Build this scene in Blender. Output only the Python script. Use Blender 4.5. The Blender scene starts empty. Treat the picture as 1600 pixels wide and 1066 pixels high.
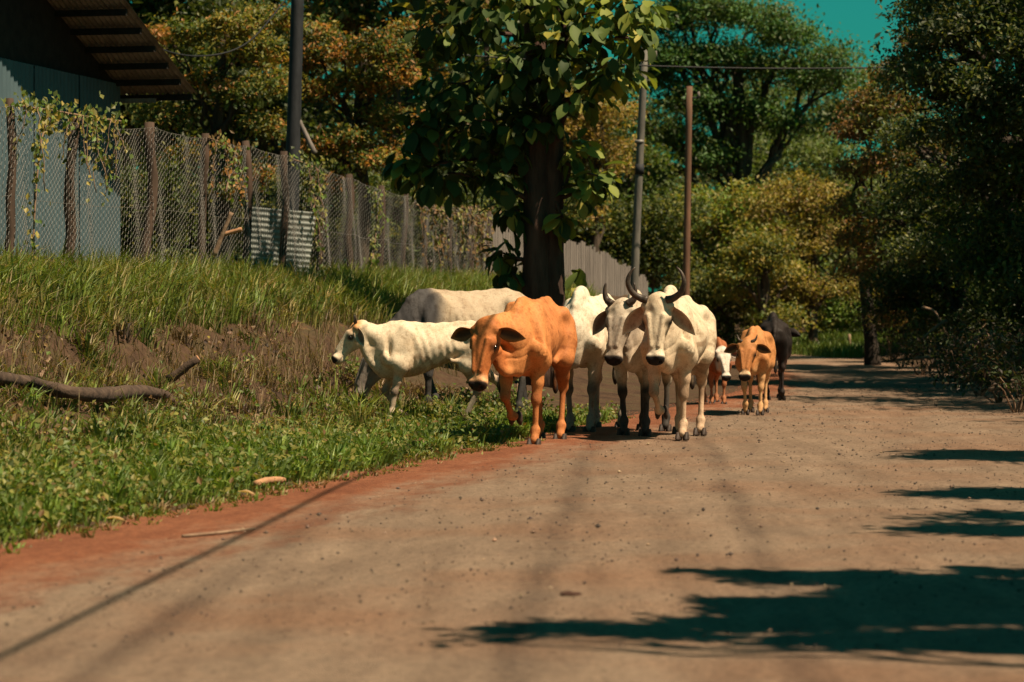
import bpy, math, random
import numpy as np
from mathutils import Vector, Matrix

random.seed(7)
RNG = np.random.default_rng(7)
sc = bpy.context.scene
COL = sc.collection
R = math.radians

# ------------------------------------------------------------------ camera, sky, sun, exposure
FPX, HOR, CAMZ = 4500.0, 475.0, 1.35          # focal length in photo pixels, horizon row, camera height
cam_d = bpy.data.cameras.new('camera')
cam = bpy.data.objects.new('camera', cam_d); COL.objects.link(cam)
cam_d.sensor_width = 36.0
cam_d.lens = FPX / 1600.0 * 36.0
cam_d.shift_y = -(533.0 - HOR) / 1600.0
cam_d.clip_start, cam_d.clip_end = 0.1, 2000.0
cam_d.dof.use_dof = True
cam_d.dof.focus_distance = 28.8
cam_d.dof.aperture_fstop = 3.2
cam.location = (0, 0, CAMZ)
cam.rotation_euler = (R(90), 0, 0)
sc.camera = cam

SUN_EL, SUN_AZ = R(59), (0.88, -0.475)          # direction towards the sun on the ground plan
SUNV = Vector((SUN_AZ[0] * math.cos(SUN_EL), SUN_AZ[1] * math.cos(SUN_EL), math.sin(SUN_EL))).normalized()
SHX, SHY = SUNV.x / SUNV.z, SUNV.y / SUNV.z
world = bpy.data.worlds.new('World'); sc.world = world; world.use_nodes = True
wn = world.node_tree; wn.nodes.clear()
w_out = wn.nodes.new('ShaderNodeOutputWorld'); w_bg = wn.nodes.new('ShaderNodeBackground')
w_sky = wn.nodes.new('ShaderNodeTexSky'); w_sky.sky_type = 'NISHITA'; w_sky.sun_disc = False
w_sky.sun_elevation = SUN_EL; w_sky.sun_rotation = math.atan2(SUN_AZ[0], SUN_AZ[1])
w_mul = wn.nodes.new('ShaderNodeMix'); w_mul.data_type = 'RGBA'; w_mul.blend_type = 'MULTIPLY'
w_mul.inputs[0].default_value = 1.0; w_mul.inputs[7].default_value = (0.07, 0.82, 0.60, 1)
wn.links.new(w_sky.outputs[0], w_mul.inputs[6]); wn.links.new(w_mul.outputs[2], w_bg.inputs[0])
w_bg.inputs[1].default_value = 0.039
wn.links.new(w_bg.outputs[0], w_out.inputs[0])
sun_d = bpy.data.lights.new('sun', 'SUN'); sun_d.energy = 5.0; sun_d.angle = R(0.53); sun_d.color = (1.0, 0.80, 0.57)
sun = bpy.data.objects.new('sun', sun_d); COL.objects.link(sun)
sun.rotation_euler = (-SUNV).to_track_quat('-Z', 'Y').to_euler()
sun.location = (20, -10, 40)
vs = sc.view_settings
vs.view_transform = 'Standard'; vs.look = 'None'; vs.gamma = 1.0; vs.exposure = 0.80; vs.use_curve_mapping = False
sc.cycles.use_denoising = True
sc.cycles.max_bounces = 6

# ------------------------------------------------------------------ helpers
def at(u, v, Y):
    return np.array([(u - 800.0) / FPX * Y, Y, CAMZ - (v - HOR) / FPX * Y])
def sstep(a, b, x):
    t = np.clip((np.asarray(x, float) - a) / (b - a), 0, 1)
    return t * t * (3 - 2 * t)
def tag(o, label=None, cat=None, group=None, kind=None):
    if label: o['label'] = label
    if cat: o['category'] = cat
    if group: o['group'] = group
    if kind: o['kind'] = kind
    return o
def empty(name, loc=(0, 0, 0), rz=0.0):
    o = bpy.data.objects.new(name, None); COL.objects.link(o)
    o.location = tuple(float(c) for c in loc); o.rotation_euler = (0, 0, rz); o.empty_display_size = 0.2
    return o
def make_mesh(name, V, faces, mat, cols=None, smooth=True):
    """faces: list of int arrays, each (n,3) or (n,4)"""
    me = bpy.data.meshes.new(name)
    V = np.asarray(V, np.float32).reshape(-1, 3)
    faces = [np.asarray(f, np.int32) for f in faces if len(f)]
    me.vertices.add(len(V)); me.vertices.foreach_set('co', V.ravel())
    loops = np.concatenate([f.ravel() for f in faces]); tot = np.concatenate([np.full(len(f), f.shape[1], np.int32) for f in faces])
    start = np.concatenate([[0], np.cumsum(tot)[:-1]]).astype(np.int32)
    me.loops.add(len(loops)); me.loops.foreach_set('vertex_index', loops)
    me.polygons.add(len(tot)); me.polygons.foreach_set('loop_start', start); me.polygons.foreach_set('loop_total', tot)
    me.polygons.foreach_set('use_smooth', np.full(len(tot), smooth, bool))
    if cols is not None:
        a = me.color_attributes.new('Col', 'FLOAT_COLOR', 'POINT')
        c = np.ones((len(V), 4), np.float32); c[:, :3] = cols
        a.data.foreach_set('color', c.ravel())
    if mat is not None: me.materials.append(mat)
    me.update(calc_edges=True); me.validate()
    return me
def link(name, me, parent=None, loc=None):
    o = bpy.data.objects.new(name, me); COL.objects.link(o)
    if parent is not None: o.parent = parent
    if loc is not None: o.location = tuple(float(c) for c in loc)
    return o
def mesh_obj(name, V, faces, mat, parent=None, cols=None, smooth=True, local=True):
    V = np.asarray(V, float).reshape(-1, 3)
    if parent is not None and local and parent.rotation_euler.z == 0:
        V = V - np.array(parent.location)          # world coordinates in, parent-local out
    return link(name, make_mesh(name, V, faces, mat, cols, smooth), parent)

class MB:
    """collects tubes and boxes in world coordinates"""
    def __init__(s): s.V = []; s.Q = []; s.T = []; s.n = 0; s.C = []
    def add(s, V, Q=None, T=None, col=None):
        V = np.asarray(V, float).reshape(-1, 3)
        if Q is not None and len(Q): s.Q.append(np.asarray(Q) + s.n)
        if T is not None and len(T): s.T.append(np.asarray(T) + s.n)
        s.V.append(V); s.n += len(V)
        s.C.append(np.tile(np.asarray(col if col is not None else (.5, .5, .5), float), (len(V), 1)) if col is None or np.ndim(col) == 1 else col)
    def tube(s, P, rad, n=8, wob=0.0, col=None):
        P = np.asarray(P, float); rad = np.broadcast_to(np.asarray(rad, float), (len(P),))
        d = np.gradient(P, axis=0); d /= np.linalg.norm(d, axis=1)[:, None] + 1e-9
        ref = np.array([0, 0, 1.0]) if abs(d[0][2]) < .9 else np.array([1.0, 0, 0])
        V = []
        for i in range(len(P)):
            a = ref - d[i] * np.dot(ref, d[i]); a /= np.linalg.norm(a) + 1e-9; ref = a
            b = np.cross(d[i], a)
            th = np.arange(n) / n * 2 * np.pi
            rr = rad[i] * (1 + (RNG.uniform(-wob, wob, n) if wob else 0))
            V.append(P[i] + (np.cos(th) * rr)[:, None] * a + (np.sin(th) * rr)[:, None] * b)
        V = np.concatenate(V)
        Q = []
        for i in range(len(P) - 1):
            for j in range(n):
                k = (j + 1) % n
                Q.append((i * n + j, i * n + k, (i + 1) * n + k, (i + 1) * n + j))
        m = len(V); V = np.vstack([V, P[0], P[-1]])
        T = [(m, (j + 1) % n, j) for j in range(n)] + [(m + 1, (len(P) - 1) * n + j, (len(P) - 1) * n + (j + 1) % n) for j in range(n)]
        s.add(V, Q, T, col)
    def box(s, c, ax, ay, az, col=None):
        c, ax, ay, az = (np.asarray(q, float) for q in (c, ax, ay, az))
        V = [c + i * ax + j * ay + k * az for i in (-1, 1) for j in (-1, 1) for k in (-1, 1)]
        s.add(V, [(0, 1, 3, 2), (4, 6, 7, 5), (0, 4, 5, 1), (2, 3, 7, 6), (0, 2, 6, 4), (1, 5, 7, 3)], None, col)
    def build(s, name, mat, parent=None, smooth=True, cols=False):
        F = []
        if s.Q: F.append(np.concatenate(s.Q))
        if s.T: F.append(np.concatenate(s.T))
        return mesh_obj(name, np.concatenate(s.V), F, mat, parent, np.concatenate(s.C) if cols else None, smooth)
def bez(P, n=12):
    """Catmull-Rom through points"""
    P = np.asarray(P, float)
    if len(P) == 2: return P[0] + (P[1] - P[0]) * np.linspace(0, 1, n)[:, None]
    Q = np.vstack([2 * P[0] - P[1], P, 2 * P[-1] - P[-2]])
    t = np.linspace(0, len(P) - 1 - 1e-6, n); out = []
    for s_ in t:
        i = int(s_); f = s_ - i
        p0, p1, p2, p3 = Q[i], Q[i + 1], Q[i + 2], Q[i + 3]
        out.append(.5 * ((2 * p1) + (-p0 + p2) * f + (2 * p0 - 5 * p1 + 4 * p2 - p3) * f * f + (-p0 + 3 * p1 - 3 * p2 + p3) * f ** 3))
    return np.array(out)

# ------------------------------------------------------------------ materials
def new_mat(name):
    m = bpy.data.materials.new(name); m.use_nodes = True
    nt = m.node_tree; b = nt.nodes['Principled BSDF']
    return m, nt, b
def nd(nt, t, **kw):
    n = nt.nodes.new(t)
    for k, v in kw.items():
        if k.startswith('i_'): n.inputs[int(k[2:])].default_value = v
        else: setattr(n, k, v)
    return n
def ramp(nt, fac, stops):
    r = nt.nodes.new('ShaderNodeValToRGB'); el = r.color_ramp.elements
    while len(el) < len(stops): el.new(.5)
    for e, (p, c) in zip(el, stops):
        e.position = p; e.color = (*c, 1) if len(c) == 3 else c
    nt.links.new(fac, r.inputs[0]); return r.outputs[0]
def noise(nt, vec, scale, detail=4, rough=.55):
    n = nd(nt, 'ShaderNodeTexNoise'); n.inputs['Scale'].default_value = scale; n.inputs['Detail'].default_value = detail
    n.inputs['Roughness'].default_value = rough
    if vec is not None: nt.links.new(vec, n.inputs['Vector'])
    return n.outputs['Fac']
def mixc(nt, a, b, fac, mode='MIX'):
    m = nd(nt, 'ShaderNodeMix', data_type='RGBA', blend_type=mode)
    for i, x in ((0, fac), (6, a), (7, b)):
        if isinstance(x, (int, float)): m.inputs[i].default_value = x
        elif isinstance(x, tuple): m.inputs[i].default_value = (*x, 1) if len(x) == 3 else x
        else: nt.links.new(x, m.inputs[i])
    return m.outputs[2]
def bump(nt, b, h, strength=.4, dist=.02):
    n = nd(nt, 'ShaderNodeBump'); n.inputs['Strength'].default_value = strength; n.inputs['Distance'].default_value = dist
    nt.links.new(h, n.inputs['Height']); nt.links.new(n.outputs[0], b.inputs['Normal'])
def objco(nt): return nd(nt, 'ShaderNodeTexCoord').outputs['Object']
def simple_mat(name, c1, c2, scale=6, rough=.8, bstr=.4, stretch=None, detail=5, metal=0, bdist=.02):
    m, nt, b = new_mat(name); co = objco(nt)
    if stretch:
        mp = nd(nt, 'ShaderNodeMapping'); mp.inputs['Scale'].default_value = stretch; nt.links.new(co, mp.inputs[0]); co = mp.outputs[0]
    f = noise(nt, co, scale, detail, .65)
    nt.links.new(ramp(nt, f, [(.3, c1), (.7, c2)]), b.inputs['Base Color'])
    b.inputs['Roughness'].default_value = rough; b.inputs['Metallic'].default_value = metal
    b.inputs['Specular IOR Level'].default_value = .25
    bump(nt, b, f, bstr, bdist)
    return m
def leaf_mat(name, trans=.3, rough=.5, spec=.35):
    m, nt, b = new_mat(name)
    a = nd(nt, 'ShaderNodeAttribute', attribute_name='Col')
    nt.links.new(a.outputs['Color'], b.inputs['Base Color'])
    b.inputs['Roughness'].default_value = rough; b.inputs['Specular IOR Level'].default_value = spec
    t = nd(nt, 'ShaderNodeBsdfTranslucent'); mx = nd(nt, 'ShaderNodeMixShader'); mx.inputs[0].default_value = trans
    c = mixc(nt, a.outputs['Color'], (1.25, 1.25, .5), 1.0, 'MULTIPLY')
    nt.links.new(c, t.inputs[0]); nt.links.new(b.outputs[0], mx.inputs[1]); nt.links.new(t.outputs[0], mx.inputs[2])
    nt.links.new(mx.outputs[0], nt.nodes['Material Output'].inputs['Surface'])
    return m
M = {}
M['leaf'] = leaf_mat('leaf', .38, .5, .3)
M['bigleaf'] = leaf_mat('broad_leaf', .32, .6, .18)
M['grass'] = leaf_mat('grass_blade', .3, .5, .3)
M['bark'] = simple_mat('bark', (.030, .022, .016), (.10, .072, .05), 7, .9, .9, (1, 1, .25), bdist=.05)
M['shadebark'] = simple_mat('shaded_bark', (.012, .009, .007), (.045, .033, .024), 7, .9, .9, (1, 1, .25), bdist=.05)  # bark darkened in colour to stand for the shade on the right-hand trees
M['teakbark'] = simple_mat('reddish_bark', (.024, .015, .011), (.12, .068, .050), 5, .9, 1.0, (1, 1, .18), bdist=.06)
M['post'] = simple_mat('weathered_post', (.022, .015, .011), (.085, .053, .037), 9, .9, .7, (1, 1, .2))
M['greywood'] = simple_mat('grey_board', (.10, .085, .075), (.24, .205, .18), 9, .9, .5, (1, 1, .12))
M['polegrey'] = simple_mat('grey_pole', (.08, .075, .065), (.17, .155, .13), 9, .85, .3, (1, 1, .3))
M['polebrown'] = simple_mat('brown_pole', (.09, .048, .03), (.19, .10, .06), 9, .85, .4, (1, 1, .2))
M['poledark'] = simple_mat('dark_pole', (.012, .013, .015), (.03, .032, .036), 9, .7, .3, (1, 1, .3))
M['wire'] = simple_mat('galvanised_wire', (.15, .145, .135), (.28, .26, .235), 20, .6, .1, metal=.2)
M['cable'] = simple_mat('black_cable', (.01, .01, .01), (.02, .02, .02), 20, .6, .1)
M['zinc'] = simple_mat('zinc_sheet', (.20, .22, .21), (.32, .335, .31), 3, .5, .15, (1, 1, 1), metal=.3)
M['rustzinc'] = simple_mat('rusty_roof_sheet', (.12, .095, .085), (.25, .205, .185), 4, .75, .2)
M['bluewall'] = simple_mat('blue_painted_sheet', (.052, .085, .098), (.078, .118, .132), 2.2, .7, .15, (1, 1, .35))
M['darkwood'] = simple_mat('dark_timber', (.010, .008, .007), (.028, .022, .018), 6, .9, .4)
M['plinth'] = simple_mat('earth_plinth', (.22, .12, .06), (.34, .20, .10), 6, .95, .6)
M['log'] = simple_mat('dead_log', (.030, .020, .015), (.11, .072, .050), 8, .95, .9, (1, 1, 1), bdist=.03)
M['stick'] = simple_mat('dry_stick', (.14, .085, .055), (.30, .20, .13), 12, .9, .5)
M['cutwood'] = simple_mat('cut_wood', (.30, .15, .08), (.42, .23, .12), 12, .9, .3)
M['horn'] = simple_mat('horn', (.020, .015, .012), (.10, .07, .05), 14, .45, .3)
M['hoof'] = simple_mat('hoof', (.020, .014, .012), (.065, .043, .033), 18, .6, .3)
M['stone'] = simple_mat('pebble', (.03, .025, .022), (.22, .16, .12), 4, .9, .4)
m_, nt_, b_ = new_mat('eye'); b_.inputs['Base Color'].default_value = (.008, .006, .005, 1); b_.inputs['Roughness'].default_value = .12; M['eye'] = m_

def hide_mat():
    m, nt, b = new_mat('cattle_hide'); co = objco(nt)
    a = nd(nt, 'ShaderNodeAttribute', attribute_name='Col')
    n1 = noise(nt, co, 5.0, 5, .6); n2 = noise(nt, co, 60.0, 3, .6)
    c = mixc(nt, a.outputs['Color'], ramp(nt, n1, [(.25, (.66, .58, .50)), (.55, (1, 1, 1))]), .75, 'MULTIPLY')
    n4 = noise(nt, co, 16.0, 6, .7); c = mixc(nt, c, ramp(nt, n4, [(.32, (.48, .39, .31)), (.47, (1, 1, 1)), (.7, (1.08, 1.06, 1.03))]), .7, 'MULTIPLY')
    c = mixc(nt, c, ramp(nt, n2, [(.28, (.68, .64, .60)), (.55, (1, 1, 1))]), .7, 'MULTIPLY')
    nt.links.new(c, b.inputs['Base Color'])
    b.inputs['Roughness'].default_value = .64; b.inputs['Specular IOR Level'].default_value = .16
    mp = nd(nt, 'ShaderNodeMapping'); mp.inputs['Scale'].default_value = (22, 22, 9); nt.links.new(co, mp.inputs[0])
    n3 = noise(nt, mp.outputs[0], 1.0, 4, .6)
    add = nd(nt, 'ShaderNodeMath', operation='ADD'); nt.links.new(n3, add.inputs[0])
    ml = nd(nt, 'ShaderNodeMath', operation='MULTIPLY'); ml.inputs[1].default_value = .35; nt.links.new(noise(nt, co, 140, 2), ml.inputs[0])
    nt.links.new(ml.outputs[0], add.inputs[1])
    bump(nt, b, add.outputs[0], .6, .010)
    return m
M['hide'] = hide_mat()

# ------------------------------------------------------------------ the lie of the land
_Y = np.arange(-40, 400, .25)
_sl = np.where(_Y < 38, .232, np.maximum(.232 - .0105 * (_Y - 38), -.45))
_xl = np.cumsum(_sl) * .25
_xl += -2.8 - np.interp(15.8, _Y, _xl)
def XL(Y): return np.interp(Y, _Y, _xl)
def XR(Y): return XL(Y) + np.interp(Y, [0, 10, 20, 30, 36, 48, 60, 80], [8.2, 7.4, 6.3, 5.3, 4.7, 3.8, 3.6, 3.9])
def XLs(Y): return -2.8 + .232 * (np.asarray(Y, float) - 15.8)
def XF(Y): return XLs(Y) - 7.1                                     # the fence line
def vnoise(x, y, s, seed=0):
    x = np.asarray(x, float) * s + seed * 17.3; y = np.asarray(y, float) * s - seed * 9.1
    return (np.sin(x * 1.7 + 1.3 * np.sin(y * 1.1)) + np.sin(y * 2.3 + 1.7 * np.sin(x * .9 + 2)) + .5 * np.sin(x * 4.1 + y * 3.3) + .5 * np.sin(y * 5.3 - x * 3.7)) / 3.0
def ground(x, y):
    x = np.asarray(x, float); y = np.asarray(y, float)
    xl, xr = XL(y), XR(y)
    d = xl - x
    D = np.maximum(xl - XF(np.minimum(y, 72)), 1.5)
    q = d / D * 7.1
    s_ = 1.25 * sstep(22, 29, y) * sstep(7, 3.5, q)
    qq = q - s_
    zl = np.interp(qq, [-1, 0, 1, 2, 2.8, 3.2, 3.45, 4, 5, 7, 9, 12, 60], [0, .01, .12, .27, .46, .62, .86, 1.06, 1.32, 1.55, 1.85, 1.92, 2.6])
    zl = zl + sstep(.3, 1.5, qq) * .05 * vnoise(x, y, 1.3) + sstep(1.8, 2.8, qq) * sstep(6, 4.2, qq) * (.10 * vnoise(x, y, 2.1, 3) + .06 * vnoise(x, y, 5.2, 7))
    e = x - xr
    far = 1 - .8 * sstep(60, 70, y)
    zr = np.interp(e, [0, .3, 1, 2.5, 5, 40], [0, .05, .30, 1.1, 1.6, 2.4]) * far + sstep(.2, 1.2, e) * .07 * vnoise(x, y, 1.9, 5)
    z = np.where(d > 0, zl, np.where(e > 0, zr, 0.0))
    crown = .03 * (1 - ((x - (xl + xr) / 2) / 2.6) ** 2)
    inside = (d <= 0) & (e <= 0)
    return np.where(inside, np.maximum(crown, 0) * 0, z)
def g1(x, y): return float(ground(np.array([x]), np.array([y]))[0])

# ground sheet: follows the road so that its bank is well resolved
def build_ground():
    ys = np.concatenate([np.arange(4, 14, 1.0), np.arange(14, 46, .16), np.arange(46, 80, .5), np.arange(80, 140, 4), [180, 260, 400, 700, 1200]])
    lat = np.concatenate([[-900, -300, -120, -60, -40, -25, -18], np.arange(-14, -8, .5), np.arange(-8, .01, .13), np.linspace(.3, 5, 8) , np.arange(5.2, 12, .25), [14, 18, 26, 40, 80, 200, 500, 900]])
    YY, LL = np.meshgrid(ys, lat, indexing='ij')
    X = np.where(LL <= 0, XL(YY) + LL, np.where(LL < 5.2, XL(YY) + LL / 5.2 * (XR(YY) - XL(YY)), XR(YY) + LL - 5.2))
    Z = ground(X, YY)
    road = (LL > 0.05) & (LL < 5.19)
    Z = np.where(road, -.05, Z)
    far = YY > 110
    Z = np.where(far, np.minimum(Z, 1.0), Z)
    V = np.stack([X, YY, Z], -1).reshape(-1, 3)
    n, m = YY.shape
    idx = np.arange(n * m).reshape(n, m)
    Q = np.stack([idx[:-1, :-1], idx[:-1, 1:], idx[1:, 1:], idx[1:, :-1]], -1).reshape(-1, 4)
    mat, nt, b = new_mat('bank_soil'); co = objco(nt)
    n1 = noise(nt, co, 1.2, 6, .65); n2 = noise(nt, co, 9, 5, .7)
    c = ramp(nt, n1, [(.3, (.035, .023, .016)), (.48, (.085, .050, .031)), (.62, (.075, .056, .03)), (.75, (.16, .066, .036))])
    c = mixc(nt, c, ramp(nt, n2, [(.3, (.45, .45, .45)), (.65, (1.1, 1.1, 1.1))]), .8, 'MULTIPLY')
    nt.links.new(c, b.inputs['Base Color']); b.inputs['Roughness'].default_value = .95; b.inputs['Specular IOR Level'].default_value = .1
    bump(nt, b, n2, .9, .06)
    o = mesh_obj('ground', V, [Q], mat); tag(o, 'reddish brown soil bank and ground beside the road', kind='structure')
build_ground()

def build_road():
    ys = np.concatenate([np.arange(3, 40, .2), np.arange(40, 130, .5)])
    lat = np.linspace(-.45, 5.75, 56)
    YY, LL = np.meshgrid(ys, lat, indexing='ij')
    Wd = XR(YY) - XL(YY)
    f = LL / 5.2
    X = XL(YY) + f * Wd
    edge = np.minimum(LL + .45, 5.75 - LL)
    Z = .012 + .004 * vnoise(X, YY * .4, 2.2) * sstep(0, .6, edge)
    # shallow wheel ruts and a low left shoulder
    Z -= .018 * np.exp(-((LL - 1.55) / .25) ** 2) + .018 * np.exp(-((LL - 3.3) / .25) ** 2)
    Z += .02 * np.exp(-((LL - .35) / .3) ** 2)
    Z -= .10 * sstep(.3, 0, edge)
    V = np.stack([X, YY, Z], -1).reshape(-1, 3)
    n, m = YY.shape; idx = np.arange(n * m).reshape(n, m)
    Q = np.stack([idx[:-1, :-1], idx[:-1, 1:], idx[1:, 1:], idx[1:, :-1]], -1).reshape(-1, 4)
    # lateral coordinate kept as a colour layer (red = metres across the road / 6)
    cols = np.zeros((n * m, 3)); cols[:, 0] = ((LL + .45) / 6.2).ravel(); 
    mat, nt, b = new_mat('dirt_road'); co = objco(nt)
    a = nd(nt, 'ShaderNodeAttribute', attribute_name='Col'); sp = nd(nt, 'ShaderNodeSeparateColor'); nt.links.new(a.outputs['Color'], sp.inputs[0])
    n_big = noise(nt, co, .55, 4, .55); mp0 = nd(nt, 'ShaderNodeMapping'); mp0.inputs['Rotation'].default_value = (0, 0, R(13)); nt.links.new(co, mp0.inputs[0]); mp1 = nd(nt, 'ShaderNodeMapping'); mp1.inputs['Scale'].default_value = (1, .3, 1); nt.links.new(mp0.outputs[0], mp1.inputs[0]); n_mid = noise(nt, mp1.outputs[0], 3.0, 7, .7); n_fine = noise(nt, co, 22, 6, .8); n_grit = noise(nt, co, 150, 2, .6)
    mp = nd(nt, 'ShaderNodeMapping'); mp.inputs['Rotation'].default_value = (0, 0, R(13)); mp.inputs['Scale'].default_value = (2.2, .12, 1)
    nt.links.new(co, mp.inputs[0]); n_str = noise(nt, mp.outputs[0], 1.6, 4, .6)
    base = ramp(nt, n_mid, [(.28, (.212, .150, .108)), (.5, (.270, .192, .137)), (.72, (.34, .245, .173))])
    base = mixc(nt, base, (.265, .148, .092), ramp(nt, n_big, [(.45, (0, 0, 0)), (.68, (.75, .75, .75))]))
    base = mixc(nt, base, ramp(nt, n_str, [(.35, (.80, .78, .76)), (.6, (1.06, 1.05, 1.03))]), .8, 'MULTIPLY')
    sx = nd(nt, 'ShaderNodeSeparateXYZ'); nt.links.new(co, sx.inputs[0])
    mm = nd(nt, 'ShaderNodeMath', operation='MULTIPLY_ADD'); nt.links.new(sx.outputs[1], mm.inputs[0]); mm.inputs[1].default_value = -.045; nt.links.new(sx.outputs[0], mm.inputs[2])
    wb = nd(nt, 'ShaderNodeMath', operation='MULTIPLY_ADD'); nt.links.new(n_big, wb.inputs[0]); wb.inputs[1].default_value = .25; nt.links.new(mm.outputs[0], wb.inputs[2])
    for cpos in (-.36, .76, -1.9):                                   # faint wheel tracks
        sb = nd(nt, 'ShaderNodeMath', operation='SUBTRACT'); nt.links.new(wb.outputs[0], sb.inputs[0]); sb.inputs[1].default_value = cpos
        ab = nd(nt, 'ShaderNodeMath', operation='ABSOLUTE'); nt.links.new(sb.outputs[0], ab.inputs[0])
        base = mixc(nt, base, mixc(nt, ramp(nt, ab.outputs[0], [(0, (.42, .42, .45)), (.06, (.6, .6, .62)), (.13, (1, 1, 1))]), (1, 1, 1), n_str), 1.0, 'MULTIPLY')
    # red earth towards the left verge, its border broken up by noise
    ad = nd(nt, 'ShaderNodeMath', operation='MULTIPLY_ADD'); nt.links.new(n_mid, ad.inputs[0]); ad.inputs[1].default_value = .30; nt.links.new(sp.outputs[0], ad.inputs[2])
    redf = ramp(nt, ad.outputs[0], [(.305, (1, 1, 1)), (.40, (0, 0, 0))])
    red = ramp(nt, n_mid, [(.3, (.20, .072, .038)), (.7, (.33, .13, .066))])
    base = mixc(nt, base, red, redf)
    base = mixc(nt, base, ramp(nt, n_fine, [(.34, (.34, .32, .32)), (.47, (.95, .95, .95)), (.56, (1.05, 1.05, 1.03)), (.72, (1.5, 1.42, 1.3))]), .9, 'MULTIPLY')
    base = mixc(nt, base, ramp(nt, n_grit, [(.34, (.40, .38, .37)), (.5, (1, 1, 1))]), .75, 'MULTIPLY')
    nt.links.new(base, b.inputs['Base Color']); b.inputs['Roughness'].default_value = .95; b.inputs['Specular IOR Level'].default_value = .12
    add = nd(nt, 'ShaderNodeMath', operation='ADD'); nt.links.new(n_fine, add.inputs[0]); nt.links.new(n_grit, add.inputs[1])
    bump(nt, b, add.outputs[0], .8, .025)
    o = mesh_obj('road', V, [Q], mat, cols=cols); tag(o, 'unpaved tan dirt road with a red earth verge', kind='structure')
build_road()

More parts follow.
